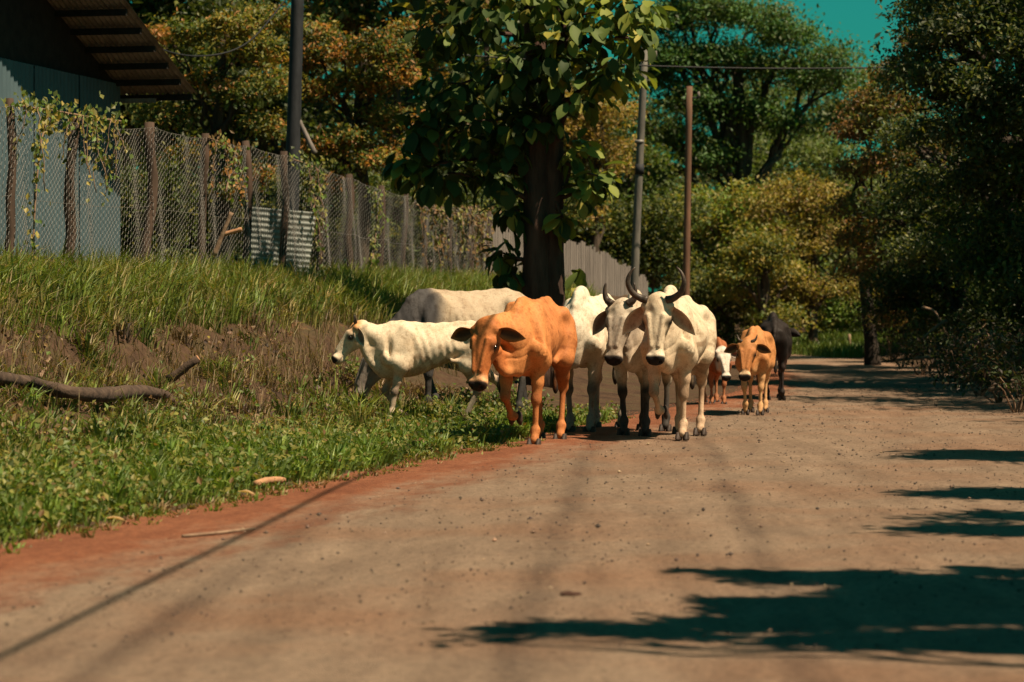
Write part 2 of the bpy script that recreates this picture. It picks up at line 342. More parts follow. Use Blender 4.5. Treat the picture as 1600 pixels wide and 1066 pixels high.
# ------------------------------------------------------------------ cattle: bodies from smooth blended volumes
def smin(a, b, k):
    h = np.clip(k - np.abs(a - b), 0, None) / k
    return np.minimum(a, b) - h * h * k * .25
class Vol:
    def __init__(s, lo, hi, cell):
        s.lo = np.asarray(lo, float); s.c = cell
        s.n = np.ceil((np.asarray(hi) - s.lo) / cell).astype(int) + 1
        s.F = np.full(s.n, .3, np.float32)
        s.ax = [s.lo[i] + cell * np.arange(s.n[i]) for i in range(3)]
    def sub(s, lo, hi):
        i0 = np.clip(np.floor((np.asarray(lo) - s.lo) / s.c).astype(int), 0, s.n - 1)
        i1 = np.clip(np.ceil((np.asarray(hi) - s.lo) / s.c).astype(int) + 1, 1, s.n)
        sl = tuple(slice(a, b) for a, b in zip(i0, i1))
        X, Y, Z = np.meshgrid(*(s.ax[i][sl[i]] for i in range(3)), indexing='ij', sparse=True)
        return sl, X, Y, Z
    def put(s, sl, d, k, cut=False):
        if cut: s.F[sl] = -smin(-s.F[sl], d, k)        # keep outside of d
        else: s.F[sl] = smin(s.F[sl], d, k)
    def cone(s, a, b, ra, rb, k=.05):
        a = np.asarray(a, float); b = np.asarray(b, float); m = max(ra, rb) + k + .02
        sl, X, Y, Z = s.sub(np.minimum(a, b) - m, np.maximum(a, b) + m)
        ab = b - a; L2 = float(ab @ ab) + 1e-9
        t = np.clip(((X - a[0]) * ab[0] + (Y - a[1]) * ab[1] + (Z - a[2]) * ab[2]) / L2, 0, 1)
        d = np.sqrt((X - a[0] - t * ab[0]) ** 2 + (Y - a[1] - t * ab[1]) ** 2 + (Z - a[2] - t * ab[2]) ** 2) - (ra + (rb - ra) * t)
        s.put(sl, d, k)
    def ell(s, c, r, k=.06, cut=False, A=None):
        c = np.asarray(c, float); r = np.broadcast_to(np.asarray(r, float), (3,)); m = k + .03
        e = r if A is None else r.max()
        sl, X, Y, Z = s.sub(c - e - m, c + e + m)
        X, Y, Z = X - c[0], Y - c[1], Z - c[2]
        if A is not None: X, Y, Z = (X * a[0] + Y * a[1] + Z * a[2] for a in A)
        d = (np.sqrt((X / r[0]) ** 2 + (Y / r[1]) ** 2 + (Z / r[2]) ** 2) - 1) * r.min()
        s.put(sl, d, k, cut)
    def loft(s, o, a, up, st, k=.06, topn=.3, botn=.15, ribs=None):
        o = np.asarray(o, float); a = np.asarray(a, float); a = a / np.linalg.norm(a)
        up = np.asarray(up, float); up = up - a * (up @ a); up /= np.linalg.norm(up); sd = np.cross(up, a)
        st = bez(np.array(st, float), 60); t_, w_, zt, zb = st.T
        order = np.argsort(t_); t_, w_, zt, zb = t_[order], w_[order], zt[order], zb[order]
        corners = []
        for i in range(0, 60, 3):
            for sy in (-1, 1):
                for z in (zt[i], zb[i]): corners.append(o + a * t_[i] + sd * sy * w_[i] + up * z)
        corners = np.array(corners); m = k + .05
        sl, X, Y, Z = s.sub(corners.min(0) - m, corners.max(0) + m)
        dx, dy, dz = X - o[0], Y - o[1], Z - o[2]
        t = dx * a[0] + dy * a[1] + dz * a[2]; y = dx * sd[0] + dy * sd[1] + dz * sd[2]; z = dx * up[0] + dy * up[1] + dz * up[2]
        tc = np.clip(t, t_[0], t_[-1])
        W = np.interp(tc, t_, w_); T = np.interp(tc, t_, zt); B = np.interp(tc, t_, zb)
        c = (T + B) / 2; h = np.maximum((T - B) / 2, .01); tt = (z - c) / h
        mm = 1 - topn * np.clip(tt, 0, 1.2) ** 1.6 - botn * np.clip(-tt, 0, 1.2) ** 1.6
        mm = np.maximum(mm, .15)
        mn = np.minimum(W, h)
        f = (np.sqrt((y / (W * mm)) ** 2 + tt ** 2) - 1) * mn
        if ribs is not None:
            amp, x0, x1 = ribs
            mask = np.clip((t - x0) / .1, 0, 1) * np.clip((x1 - t) / .1, 0, 1) * np.clip((tt + .65) / .3, 0, 1) * np.clip((.9 - tt) / .25, 0, 1)
            f = f + amp * mask * (np.sin(2 * np.pi * (t - .30 * (z - c) + .012 * np.sin(9 * t + 7 * z)) / .082) * (.65 + .35 * np.sin(13 * t + 5 * z)))
        dt = t - tc
        f = np.where(dt != 0, np.sqrt(np.clip(f, 0, None) ** 2 + dt * dt) + np.clip(f, None, 0) * (dt == 0), f)
        s.put(sl, f, k)
    def mesh(s):
        F = s.F; n = np.array(F.shape)
        ins = F < 0
        cs = [(i, j, k) for i in (0, 1) for j in (0, 1) for k in (0, 1)]
        cnt = sum(ins[i:n[0] - 1 + i, j:n[1] - 1 + j, k:n[2] - 1 + k].astype(np.int8) for i, j, k in cs)
        act = (cnt > 0) & (cnt < 8)
        idx = -np.ones(act.shape, np.int64); I = np.argwhere(act); idx[act] = np.arange(len(I))
        acc = np.zeros((len(I), 3)); num = np.zeros(len(I))
        for a in cs:
            for ax in range(3):
                if a[ax]: continue
                b = list(a); b[ax] = 1
                fa = F[I[:, 0] + a[0], I[:, 1] + a[1], I[:, 2] + a[2]]; fb = F[I[:, 0] + b[0], I[:, 1] + b[1], I[:, 2] + b[2]]
                cr = (fa < 0) != (fb < 0)
                t = np.where(cr, fa / np.where(cr, fa - fb, 1), 0)
                p = np.tile(np.array(a, float), (len(I), 1)); p[:, ax] = t
                acc += p * cr[:, None]; num += cr
        V = s.lo + (I + acc / num[:, None]) * s.c
        Q = []
        for ax in range(3):
            b, c = [(1, 2), (2, 0), (0, 1)][ax]
            A = [slice(1, n[i] - 1) for i in range(3)]; A[ax] = slice(0, n[ax] - 1); B = list(A); B[ax] = slice(1, n[ax])
            s0, s1 = ins[tuple(A)], ins[tuple(B)]
            E = np.argwhere(s0 != s1)
            fl = s0[tuple(E.T)]
            E = E + np.array([A[i].start for i in range(3)])
            def cell(db, dc):
                e = E.copy(); e[:, b] -= db; e[:, c] -= dc
                return idx[e[:, 0], e[:, 1], e[:, 2]]
            q = np.stack([cell(1, 1), cell(0, 1), cell(0, 0), cell(1, 0)], -1)
            q[~fl] = q[~fl][:, ::-1]
            Q.append(q)
        Q = np.concatenate(Q); Q = Q[(Q >= 0).all(1)]
        # one relaxation pass keeps the surface soft without losing its ridges
        for _ in range(1):
            S = np.zeros_like(V); N = np.zeros(len(V))
            for i in range(4):
                np.add.at(S, Q[:, i], V[Q[:, (i + 1) % 4]]); np.add.at(N, Q[:, i], 1)
            V = V * .55 + .45 * S / np.maximum(N, 1)[:, None]
        return V, Q

def ear_mesh(base, d, face, L, W):
    """leaf-shaped cupped ear: outer skin and inner skin"""
    d = d / np.linalg.norm(d); face = face - d * (face @ d); face /= np.linalg.norm(face); sd = np.cross(d, face)
    n, m = 11, 7; V = []; inner = []
    prof = [.34, .56, .78, .93, 1.0, .99, .92, .78, .58, .34, .05]
    for lay in (0, 1):
        for i in range(n):
            t = i / (n - 1)
            for j in range(m):
                s_ = (j / (m - 1)) * 2 - 1
                w = W * .5 * prof[i]
                cup = (.42 * (1 - t) + .16) * w * (s_ * s_) * 1.6 - .22 * w
                p = base + d * (L * t) + sd * (w * s_) + face * cup - np.array([0, 0, 1]) * .10 * L * t * t
                if lay == 0: p = p - face * .012 * (1 - .7 * abs(s_)) - face * .004
                V.append(p); inner.append(lay * max(0, 1 - (abs(s_) / .8) ** 2.2) * min(1, (1 - t) * 3.5))
    Q = []
    for lay in (0, 1):
        o = lay * n * m
        for i in range(n - 1):
            for j in range(m - 1):
                q = (o + i * m + j, o + i * m + j + 1, o + (i + 1) * m + j + 1, o + (i + 1) * m + j)
                Q.append(q if lay else q[::-1])
    o = n * m
    for i in range(n - 1):
        for j in (0, m - 1): Q.append((i * m + j, (i + 1) * m + j, o + (i + 1) * m + j, o + i * m + j))
    return np.array(V), np.array(Q), np.array(inner)

def hoof_mesh(S):
    """cloven hoof, two claws; x forward, bottom at z=0"""
    V = []; Q = []; T = []; n = 10
    for sy in (-1, 1):
        o = len(V)
        for (z, x0, x1, w) in ((0, -.050, .085, .031), (.018, -.053, .080, .032), (.045, -.050, .058, .030), (.075, -.040, .034, .024)):
            for i in range(n):
                th = i / n * 2 * math.pi
                cx, rx = (x0 + x1) / 2, (x1 - x0) / 2
                x = cx + rx * math.cos(th); y = w * math.sin(th) * (1 - .25 * max(math.cos(th), 0))
                V.append((x * S, (y + sy * (.033 + .010 * max(math.cos(th), 0))) * S, z * S))
        for r in range(3):
            for i in range(n):
                k = (i + 1) % n; Q.append((o + r * n + i, o + r * n + k, o + (r + 1) * n + k, o + (r + 1) * n + i))
        c = len(V); V.append((.015 * S, sy * .033 * S, .078 * S)); T += [(c, o + 3 * n + i, o + 3 * n + (i + 1) % n) for i in range(n)]
        c = len(V); V.append((.015 * S, sy * .033 * S, 0)); T += [(c, o + (i + 1) % n, o + i) for i in range(n)]
    return np.array(V), np.array(Q), np.array(T)

def cow(label, u, v, phi, S, legs, neck, head, colfn, cell=.012, name='cow', horns=None, ear=None, hump=.5, rib=.004, dew=1.0, fat=1.0, hsz=1.0, bony=0.0,
        udder=False, thin=0.0, group='cattle walking along the road', Y=None, poll=.0, tail=True):
    # fore feet stand at photo pixel (u, v) on the lie of the land
    if Y is None:
        Y = 20.0
        for Yt in np.arange(20, 45, .02):
            X = (u - 800) / FPX * Yt
            if CAMZ - (v - HOR) / FPX * Yt <= g1(X, Yt) + .012: Y = Yt; break
    fx, fy = (u - 800) / FPX * Y, Y
    ph = R(phi); dr = np.array([math.sin(ph), -math.cos(ph)])
    ox, oy = np.array([fx, fy]) - dr * .52 * S
    rz = ph - math.pi / 2
    oz = max(g1(ox, oy), .012) if True else 0
    root = empty(name, (ox, oy, oz), rz); tag(root, label, 'calf' if name == 'calf' else 'cow', group)
    def gl(x, y):                                     # ground height under a local point
        wx = ox + x * math.cos(rz) - y * math.sin(rz); wy = oy + x * math.sin(rz) + y * math.cos(rz)
        return max(g1(wx, wy), .012) - oz
    sk = lambda *p: np.array(p, float) * S
    N0 = sk(.60, 0, 1.05)
    ny, npi = R(neck[0]), R(neck[1]); nl = (neck[2] if len(neck) > 2 else .47) * S
    nd_ = np.array([math.cos(npi) * math.cos(ny), math.cos(npi) * math.sin(ny), math.sin(npi)])
    P = N0 + nd_ * nl                                  # poll
    hy, hp = R(head[0]), R(head[1]); hr = R(head[2]) if len(head) > 2 else 0
    hf = np.array([math.cos(hp) * math.cos(hy), math.cos(hp) * math.sin(hy), -math.sin(hp)])
    hu = np.array([math.sin(hp) * math.cos(hy), math.sin(hp) * math.sin(hy), math.cos(hp)])
    hs = np.cross(hu, hf)
    hu, hs = hu * math.cos(hr) + hs * math.sin(hr), hs * math.cos(hr) - hu * math.sin(hr)
    HA = (hf, hs, hu)
    HS = 1.17 * hsz * (S ** .75 if S < 1 else S)
    H = lambda s_, y, z: P + HS * (hf * s_ + hs * y + hu * z)
    lo = np.minimum(sk(-1.0, -.42, 0), np.minimum(P, H(.5, 0, -.1)) - .33 * S) - .04; hi = np.maximum(sk(.95, .42, 1.52), np.maximum(P, H(.5, 0, 0)) + .33 * S) + .04
    lo[2] = -.35
    vol = Vol(lo, hi, cell)
    # torso
    st = np.array([[-.83, .04, 1.06, .95], [-.79, .10, 1.15, .88], [-.72, .150, 1.215, .83], [-.56, .195, 1.295, .765], [-.40, .212, 1.322, .72], [-.2, .216 * fat, 1.302, .665], [0, .240 * fat, 1.29, .625],
                   [.2, .243 * fat, 1.292, .61], [.4, .212, 1.31, .62], [.55, .178, 1.312, .65], [.69, .140, 1.25, .70], [.78, .085, 1.14, .80], [.82, .04, 1.05, .88]])
    st[:, 3] += thin * np.array([0, 0, 0, .02, .06, .09, .07, .03, 0, 0, 0, 0, 0])
    vol.loft((0, 0, 0), (1, 0, 0), (0, 0, 1), st * S, .06, .42, .18, (rib * S, -.28 * S, .50 * S))
    # thighs, hips
    for sy in (-1, 1):
        vol.cone(sk(-.54, sy * .115, 1.06), sk(-.40, sy * .165, .78), (.165 - .03 * bony) * S, (.105 - .01 * bony) * S, .10)
        vol.cone(sk(-.67, sy * .10, 1.0), sk(-.60, sy * .125, .74), .105 * S, .075 * S, .08)
        vol.cone(sk(.44, sy * .105, 1.22), sk(.645, sy * .165, .87), .075 * S, .085 * S, .06)
        vol.cone(sk(.645, sy * .165, .87), sk(.49, sy * .165, .75), .085 * S, .09 * S, .05)
        vol.cone(sk(.36, sy * .12, 1.16), sk(.48, sy * .17, .80), .07 * S, .085 * S, .06)
    # neck
    up = np.array([0, 0, 1.0])
    vol.loft(N0, nd_, up, np.array([[-.22, .12, .20 - .5 * max(0, .45 - math.sin(npi)) * .45, -.34], [-.05, .122, .20 - .08 * max(0, .35 - math.sin(npi)), -.27], [.18, .10, .14, -.175], [.34, .084, .10, -.135], [.43, .066, .045, -.12], [.47, .03, .0, -.08]]) * [nl / .47, S, S, S], .09, .35, .25)
    # dewlap: a thin hanging fold from throat to brisket
    if dew > 0:
        th = H(.10, 0, -.20); br = sk(.69, 0, .72)
        prev = None
        for i in range(7):
            t = i / 6
            e = th * (1 - t) + br * t; e = e + np.array([.05 * math.sin(t * 3.1), 0, -(.05 + .10 * dew * math.sin(math.pi * min(1, t * 1.15)) ** .8)]) * S
            c = P * (1 - t) + N0 * t + np.array([0, 0, -.16 * t]) * S
            vol.cone(c * .45 + e * .55, e, .034 * S, .022 * S, .06)
            if prev is not None: vol.cone(prev, e, .022 * S, .022 * S, .05)
            prev = e
        vol.ell(sk(.67, 0, .77), sk(.11, .08, .11), .08)
    if hump > 0:
        vol.ell(sk(.50, 0, 1.315 + .03 * hump), (.155 * S, (.05 + .02 * hump) * S, (.05 + .06 * hump) * S), .08)
        vol.ell(sk(.45, 0, 1.335 + .05 * hump), (.09 * S, (.04 + .02 * hump) * S, (.04 + .045 * hump) * S), .06)
    for sy in (-1, 1):
        vol.ell(sk(-.30, sy * .285, 1.11), sk(.11 + .02 * bony, .09 + .035 * bony, .10 + .02 * bony), .07, cut=True)
        vol.cone(sk(.40, sy * .085, 1.27), sk(.56, sy * .185, .98), .022 * S, .026 * S, .035)
        vol.ell(sk(.30, sy * .30, 1.02), sk(.06, .085, .16), .07, cut=True)
        vol.cone(sk(-.43, sy * .155, 1.18), sk(-.44, sy * .190, 1.0), .03 * S, .03 * S, .06)          # hollow of the flank
        vol.ell(sk(-.66, sy * .235, 1.10), sk(.075, .06, .09), .08, cut=True)
        vol.ell(sk(-.43, sy * .158, 1.192), (.06 * S, .045 * S, .045 * S), .08)                               # hook bones
        vol.ell(sk(.43, sy * .155, .88), sk(.085, .06, .13), .03)                          # upper arm muscle
        vol.ell(sk(.335, sy * .235, .86), sk(.022, .06, .15), .035, cut=True)
        vol.ell(sk(.655, sy * .205, 1.05), sk(.03, .07, .14), .05, cut=True)
        vol.cone(sk(-.38, sy * .165, .82), sk(-.17, sy * .14, .70 + .075 * thin), .032 * S, .024 * S, .06)   # fold of the flank
        vol.ell(sk(-.565, sy * .235, .93), sk(.02, .05, .14), .04, cut=True)
        vol.ell(sk(-.765, sy * .085, 1.105), .045 * S, .07)                              # pin bones
    bk = bez(st[:, [0, 2]], 14)                                                            # backbone
    for i in range(1, 11): vol.cone(sk(bk[i][0], 0, bk[i][1] - .014), sk(bk[i + 1][0], 0, bk[i + 1][1] - .014), .02 * S, .02 * S, .06)
    if udder: vol.ell(sk(-.46, 0, .68), sk(.14, .115, .12), .06)
    # legs
    hoofs = []
    for key, sy, fore in (('fl', 1, True), ('fr', -1, True), ('hl', 1, False), ('hr', -1, False)):
        a1, a2, a3, lift = legs[key]
        a1, a2, a3 = R(a1), R(a2), R(a3)
        if fore: J = sk(.485 + .05 * math.sin(a1), sy * .145, .755); L1, L2, L3 = .335 * S, .27 * S, .095 * S; yk, yf = sy * .125, sy * .115
        else: J = sk(-.40 + .08 * math.sin(a2), sy * .155, .77); L1, L2, L3 = .335 * S, .36 * S, .095 * S; yk, yf = sy * .125, sy * .12
        def chain(f):
            d = lambda a: np.array([math.sin(a), 0, -math.cos(a)])
            K = J + f * L1 * d(a1); K[1] = yk * S; F_ = K + f * L2 * d(a2); F_[1] = yf * S; E = F_ + L3 * d(a3); return K, F_, E
        K, F_, E = chain(1.0)
        if not lift:
            for _ in range(3):
                gz = gl(E[0], E[1]) + .055 * S
                need = J[2] - gz - L3 * math.cos(a3); have = L1 * math.cos(a1) + L2 * math.cos(a2)
                K, F_, E = chain(need / have)
        if fore:
            vol.cone(sk(.485, sy * .15, .82), J, .085 * S, .074 * S, .05)
            vol.cone(J, J * .45 + K * .55, .074 * S, .053 * S, .04); vol.cone(J * .45 + K * .55, K, .053 * S, .042 * S, .03)
            vol.ell(K + np.array([.006, 0, 0]) * S, np.array([.046, .044, .058]) * S, .03)
            vol.cone(K + np.array([.008, 0, 0]) * S, F_ + np.array([.006, 0, 0]) * S, .029 * S, .026 * S, .02); vol.cone(K + np.array([-.020, 0, -.02]) * S, F_ + np.array([-.020, 0, .01]) * S, .019 * S, .020 * S, .012)
        else:
            vol.cone(sk(-.47, sy * .14, .90), J, .13 * S, .088 * S, .07)
            vol.cone(sk(-.60, sy * .125, .76), K, .065 * S, .035 * S, .06)
            vol.cone(J, J * .4 + K * .6, .088 * S, .060 * S, .05); vol.cone(J * .4 + K * .6, K, .060 * S, .043 * S, .03)
            vol.ell(K + np.array([-.022, 0, .012]) * S, np.array([.046, .040, .06]) * S, .03)
            vol.cone(K + np.array([.008, 0, 0]) * S, F_ + np.array([.006, 0, 0]) * S, .029 * S, .026 * S, .02); vol.cone(K + np.array([-.020, 0, -.02]) * S, F_ + np.array([-.020, 0, .01]) * S, .019 * S, .020 * S, .012)
        vol.ell(F_, np.array([.038, .041, .036]) * S, .03)
        vol.ell(F_ + np.array([-.035, 0, -.015]) * S, np.array([.018, .034, .018]) * S, .02)   # dewclaws
        vol.cone(F_, E, .036 * S, .042 * S, .03)
        hoofs.append((E, a3 if lift else 0.0, lift))
    # tail
    if tail:
        tp = bez([sk(-.79, 0, 1.17), sk(-.86, .01, 1.02), sk(-.85, .02, .8), sk(-.84, -.01, .62)], 7)
        for i in range(6): vol.cone(tp[i], tp[i + 1], (.030 - .002 * i) * S, (.028 - .002 * i) * S, .02)
        vol.ell(tp[-1] + sk(0, 0, -.08), sk(.03, .034, .12), .03)
    # head
    hst = np.array([[-.10, .012, -.085, -.11], [-.085, .05, -.055, -.14], [-.05, .086, -.022, -.155], [-.01, .106, -.002, -.165], [.05, .116, .008, -.178], [.13, .113, .008, -.205], [.20, .094, .002, -.212], [.28, .071, -.010, -.182],
                    [.36, .061, -.022, -.155], [.42, .072, -.030, -.156], [.465, .070, -.044, -.150], [.490, .048, -.060, -.130], [.498, .015, -.08, -.11]])
    hst[:, 2] += poll * np.array([0, .3, .8, .6, .2, 0, 0, 0, 0, 0, 0, 0, 0, 0])[:len(hst)]
    vol.loft(P, hf, hu, hst * HS, .035, .12, .45)
    for sy in (-1, 1):
        vol.ell(H(.125, sy * .078, -.038), np.array([.045, .028, .030]) * HS, .04, A=HA)       # brow
        vol.cone(H(.17, sy * .082, -.075), H(.30, sy * .055, -.075), .028 * HS, .018 * HS, .03)
        vol.ell(H(.165, sy * .116, -.070), np.array([.030, .022, .026]) * HS, .02, cut=True, A=HA)   # eye socket
        vol.ell(H(.29, sy * .092, -.095), np.array([.085, .030, .045]) * HS, .03, cut=True, A=HA)   # hollow of the cheek
        vol.cone(H(.12, sy * .060, -.005), H(.36, sy * .030, -.028), .020 * HS, .016 * HS, .02)   # edge of the face
        vol.ell(H(.135, sy * .100, -.045), np.array([.030, .016, .012]) * HS, .015, A=HA)   # upper lid
        vol.ell(H(.445, sy * .042, -.060), np.array([.036, .032, .030]) * HS, .025, A=HA)
        vol.ell(H(.475, sy * .042, -.066), np.array([.017, .014, .015]) * HS, .012, cut=True, A=HA) # nostril
        vol.ell(H(.03, sy * .095, -.05), np.array([.035, .04, .035]) * HS, .03, A=HA)              # ear root
    vol.ell(H(.42, 0, -.135), np.array([.050, .045, .034]) * HS, .03, A=HA)                      # chin and lips
    # folds and unevenness of the hide
    X, Y_, Z = np.meshgrid(*vol.ax, indexing='ij', sparse=True)
    X, Y_, Z = X / S, Y_ / S, Z / S
    wr = np.sin(23 * X + 9 * Z + 3 * np.sin(11 * Y_ + 4 * Z)) * np.sin(17 * Z - 6 * X + 2 * np.sin(9 * X + 5 * Y_)) + .6 * np.sin(41 * X - 13 * Y_ + 12 * Z) * np.sin(31 * Y_ + 19 * Z)
    box = lambda x0, x1, z0, z1, e=.08: np.clip((X - x0) / e, 0, 1) * np.clip((x1 - X) / e, 0, 1) * np.clip((Z - z0) / e, 0, 1) * np.clip((z1 - Z) / e, 0, 1)
    irr = .5 + .5 * np.sin(13 * X - 17 * Z + 8 * Y_ + 2 * np.sin(21 * Z))
    gro = lambda ph: (1 - np.abs(np.sin(ph))) ** 3
    nf = gro(46 * X + 24 * Z + 2.2 * np.sin(8 * Z + 6 * Y_) + 1.2 * np.sin(19 * X)) * box(.56, 1.15, .72, 1.35) * irr * 1.0
    nf = nf + gro(52 * X - 20 * Z + 2 * np.sin(11 * Z)) * box(.28, .46, .62, .92, .06) * irr
    nf = nf + gro(44 * X + 36 * Z + 2 * np.sin(9 * Z + 3 * Y_)) * box(-.44, -.18, .66, .98, .08) * irr * .9
    vol.F += (.0014 * wr + .0075 * nf * (1.0 if dew > .3 else .7)).astype(np.float32) * S
    V, Q = vol.mesh()
    # ears
    earv = ear or dict(L=.23, W=.11, out=1.0, down=.45, back=.1)
    inn = np.zeros(len(V)); Vs, Qs = [V], [Q]; n0 = len(V)
    for sy in (-1, 1):
        o_ = earv.get('odd', 0) * sy
        d = hs * sy * earv['out'] + np.array([0, 0, -1.0]) * (earv['down'] + o_) - hf * 0 - hu * earv['back']
        face = earv.get('face', .9) * (hu * .8 + hf * .15) + np.array([0, 0, -.35]) + hs * sy * earv.get('side', -.1)
        EV, EQ, EI = ear_mesh(H(.035, sy * .105, -.055), d, face, earv['L'] * HS, earv['W'] * HS)
        Vs.append(EV); Qs.append(EQ + n0); n0 += len(EV); inn = np.concatenate([inn, EI])
    V = np.concatenate(Vs); Q = np.concatenate(Qs)
    rel = (V - P) / HS; hc = np.stack([rel @ hf, rel @ hs, rel @ hu], -1)
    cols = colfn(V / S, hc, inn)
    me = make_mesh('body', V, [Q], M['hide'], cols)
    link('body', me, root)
    for sy in (-1, 1):
        mb = sphere(.021 * HS); eo = link('eye', make_mesh('eye', mb[0] + H(.160, sy * .099, -.064), [mb[1]], M['eye']), root)
    hv, hq, ht = hoof_mesh(S)
    for E, a, lift in hoofs:
        ca, sa = math.cos(a), math.sin(a)
        W = hv.copy(); W[:, 2] -= .062 * S
        if lift: W = np.stack([W[:, 0] * ca - W[:, 2] * sa, W[:, 1], W[:, 2] * ca + W[:, 0] * sa], -1)
        link('hoof', make_mesh('hoof', W + E, [hq, ht], M['hoof']), root)
    if horns:
        for sy in (-1, 1):
            pts = [H(p[0], sy * p[1], p[2]) for p in horns['pts']]
            if sy == -1 and 'odd' in horns: pts[-1] = pts[-1] + np.array(horns['odd']) * S
            c = bez(pts, 14); r = np.linspace(1, .12, 14) ** .8 * horns['r'] * HS
            mb = MB(); mb.tube(c, r, 10, .05)
            link('horn', make_mesh('horn', np.concatenate(mb.V), [np.concatenate(mb.Q), np.concatenate(mb.T)], M['horn']), root)
    return root

def sphere(r, n=8, m=12):
    V = []; Q = []
    for i in range(n + 1):
        th = math.pi * i / n
        for j in range(m): V.append((r * math.sin(th) * math.cos(2 * math.pi * j / m), r * math.sin(th) * math.sin(2 * math.pi * j / m), r * math.cos(th)))
    for i in range(n):
        for j in range(m): Q.append((i * m + j, i * m + (j + 1) % m, (i + 1) * m + (j + 1) % m, (i + 1) * m + j))
    return np.array(V), np.array(Q)

def mixv(c, k, m): return c + (np.asarray(k, float) - c) * np.clip(m, 0, 1)[:, None]
def coat(base, belly=None, leg=None, muzzle=(.018, .015, .015), face=None, inner=(.10, .055, .04), poll=None, kneespot=None, neck=None, dirt=None, eye=(.03, .02, .015), neckx=.35, lip=None):
    def f(V, h, inn):
        n = len(V); c = np.tile(np.asarray(base, float), (n, 1))
        nz = vnoise(V[:, 0] + V[:, 1] * .7, V[:, 2] + V[:, 1] * .4, 5.0, 2)
        x, y, z = V[:, 0], V[:, 1], V[:, 2]
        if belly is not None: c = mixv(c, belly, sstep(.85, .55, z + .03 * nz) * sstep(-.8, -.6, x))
        if neck is not None: c = mixv(c, neck, sstep(neckx, neckx + .25, x + .06 * nz))
        if dirt is not None:
            dn = vnoise(x * 1.3 + 3 + y, z * 1.3, 9.0, 4) + .7 * vnoise(x + y, z, 23.0, 6)
            c = mixv(c, dirt, .85 * sstep(-.05, .75, dn + .9 * sstep(1.0, .7, z) - .35) * sstep(1.2, .95, z) * sstep(.5, .6, z) * sstep(.50, .25, x))
        if leg is not None: c = mixv(c, leg, sstep(.60, .30, z + .05 * nz))
        if kneespot is not None: c = mixv(c, kneespot, np.exp(-((z - .43 - .02 * nz) / .07) ** 2) * sstep(.3, .8, nz + .9) )
        hd = sstep(-.12, -.02, h[:, 0]) * sstep(.30, .2, np.abs(h[:, 1])) * sstep(-.34, -.26, h[:, 2]) * sstep(.62, .55, h[:, 0]) * sstep(.2, .1, h[:, 2])
        body_head = hd * (inn < 1e-6)
        if face is not None: c = mixv(c, face, hd * sstep(.02, .12, h[:, 0]))
        if poll is not None: c = mixv(c, poll, hd * sstep(.15, .02, h[:, 0] + .03 * nz) * sstep(-.12, -.03, h[:, 2]))
        ed = np.sqrt((h[:, 0] - .158) ** 2 + (np.abs(h[:, 1]) - .100) ** 2 + (h[:, 2] + .064) ** 2)
        c = mixv(c, eye, .85 * sstep(.062, .022, ed))
        if lip is not None: c = mixv(c, lip, sstep(.36, .41, h[:, 0]) * sstep(-.26, -.2, h[:, 2]) * hd)
        c = mixv(c, muzzle, hd * sstep(.425, .447, h[:, 0]) * sstep(-.118, -.10, h[:, 2]) * sstep(.13, .10, np.abs(h[:, 1])))
        c = mixv(c, (.05, .03, .025), hd * .8 * sstep(.35, .38, h[:, 0]) * np.exp(-((h[:, 2] + .122) / .007) ** 2))
        c = mixv(c, inner, .95 * np.clip(inn * 1.4, 0, 1))
        c = mixv(c, (.04, .03, .025), sstep(-.80, -.82, x) * sstep(.66, .60, z))
        return c
    return f

stand = dict(fl=(2, -2, 25, False), fr=(2, -2, 25, False), hl=(-40, 4, 25, False), hr=(-40, 4, 25, False))
CREAM = (.63, .505, .36)
# big horned cow in front, right foreleg lifted in mid-step
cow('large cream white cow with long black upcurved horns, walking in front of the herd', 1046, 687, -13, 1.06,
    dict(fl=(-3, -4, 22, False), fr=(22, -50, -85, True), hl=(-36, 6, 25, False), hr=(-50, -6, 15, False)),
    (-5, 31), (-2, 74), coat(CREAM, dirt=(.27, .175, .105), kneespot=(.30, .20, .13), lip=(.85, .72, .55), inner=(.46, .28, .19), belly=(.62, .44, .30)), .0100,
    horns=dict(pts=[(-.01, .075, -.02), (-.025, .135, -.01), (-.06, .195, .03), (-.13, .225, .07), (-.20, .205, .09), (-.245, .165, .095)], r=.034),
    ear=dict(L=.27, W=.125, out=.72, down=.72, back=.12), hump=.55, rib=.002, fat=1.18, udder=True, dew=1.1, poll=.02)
# orange cow, head low
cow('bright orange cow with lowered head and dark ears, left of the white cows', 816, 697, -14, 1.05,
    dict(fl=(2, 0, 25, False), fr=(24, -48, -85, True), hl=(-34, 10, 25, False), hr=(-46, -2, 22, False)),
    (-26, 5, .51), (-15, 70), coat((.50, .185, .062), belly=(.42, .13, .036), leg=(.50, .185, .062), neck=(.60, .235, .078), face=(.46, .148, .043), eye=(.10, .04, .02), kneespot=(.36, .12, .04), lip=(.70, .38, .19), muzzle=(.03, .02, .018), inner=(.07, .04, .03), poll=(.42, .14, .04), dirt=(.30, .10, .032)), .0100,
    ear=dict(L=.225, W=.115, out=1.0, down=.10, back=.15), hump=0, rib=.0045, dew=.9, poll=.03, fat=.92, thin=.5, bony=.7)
# thin white one behind the orange cow
cow('thin white cow half hidden behind the orange cow, its small hump showing', 906, 677, -17, 1.08,
    dict(fl=(6, 4, 25, False), fr=(-2, -4, 25, False), hl=(-42, 2, 25, False), hr=(-34, 8, 25, False)),
    (-55, 2), (-45, 55), coat((.66, .57, .44), leg=(.26, .215, .175), kneespot=(.12, .10, .085), belly=(.5, .39, .29), dirt=(.40, .30, .21), inner=(.3, .18, .12)), 0.0142, hump=.28, rib=.006, thin=.8, bony=.6, dew=.7)
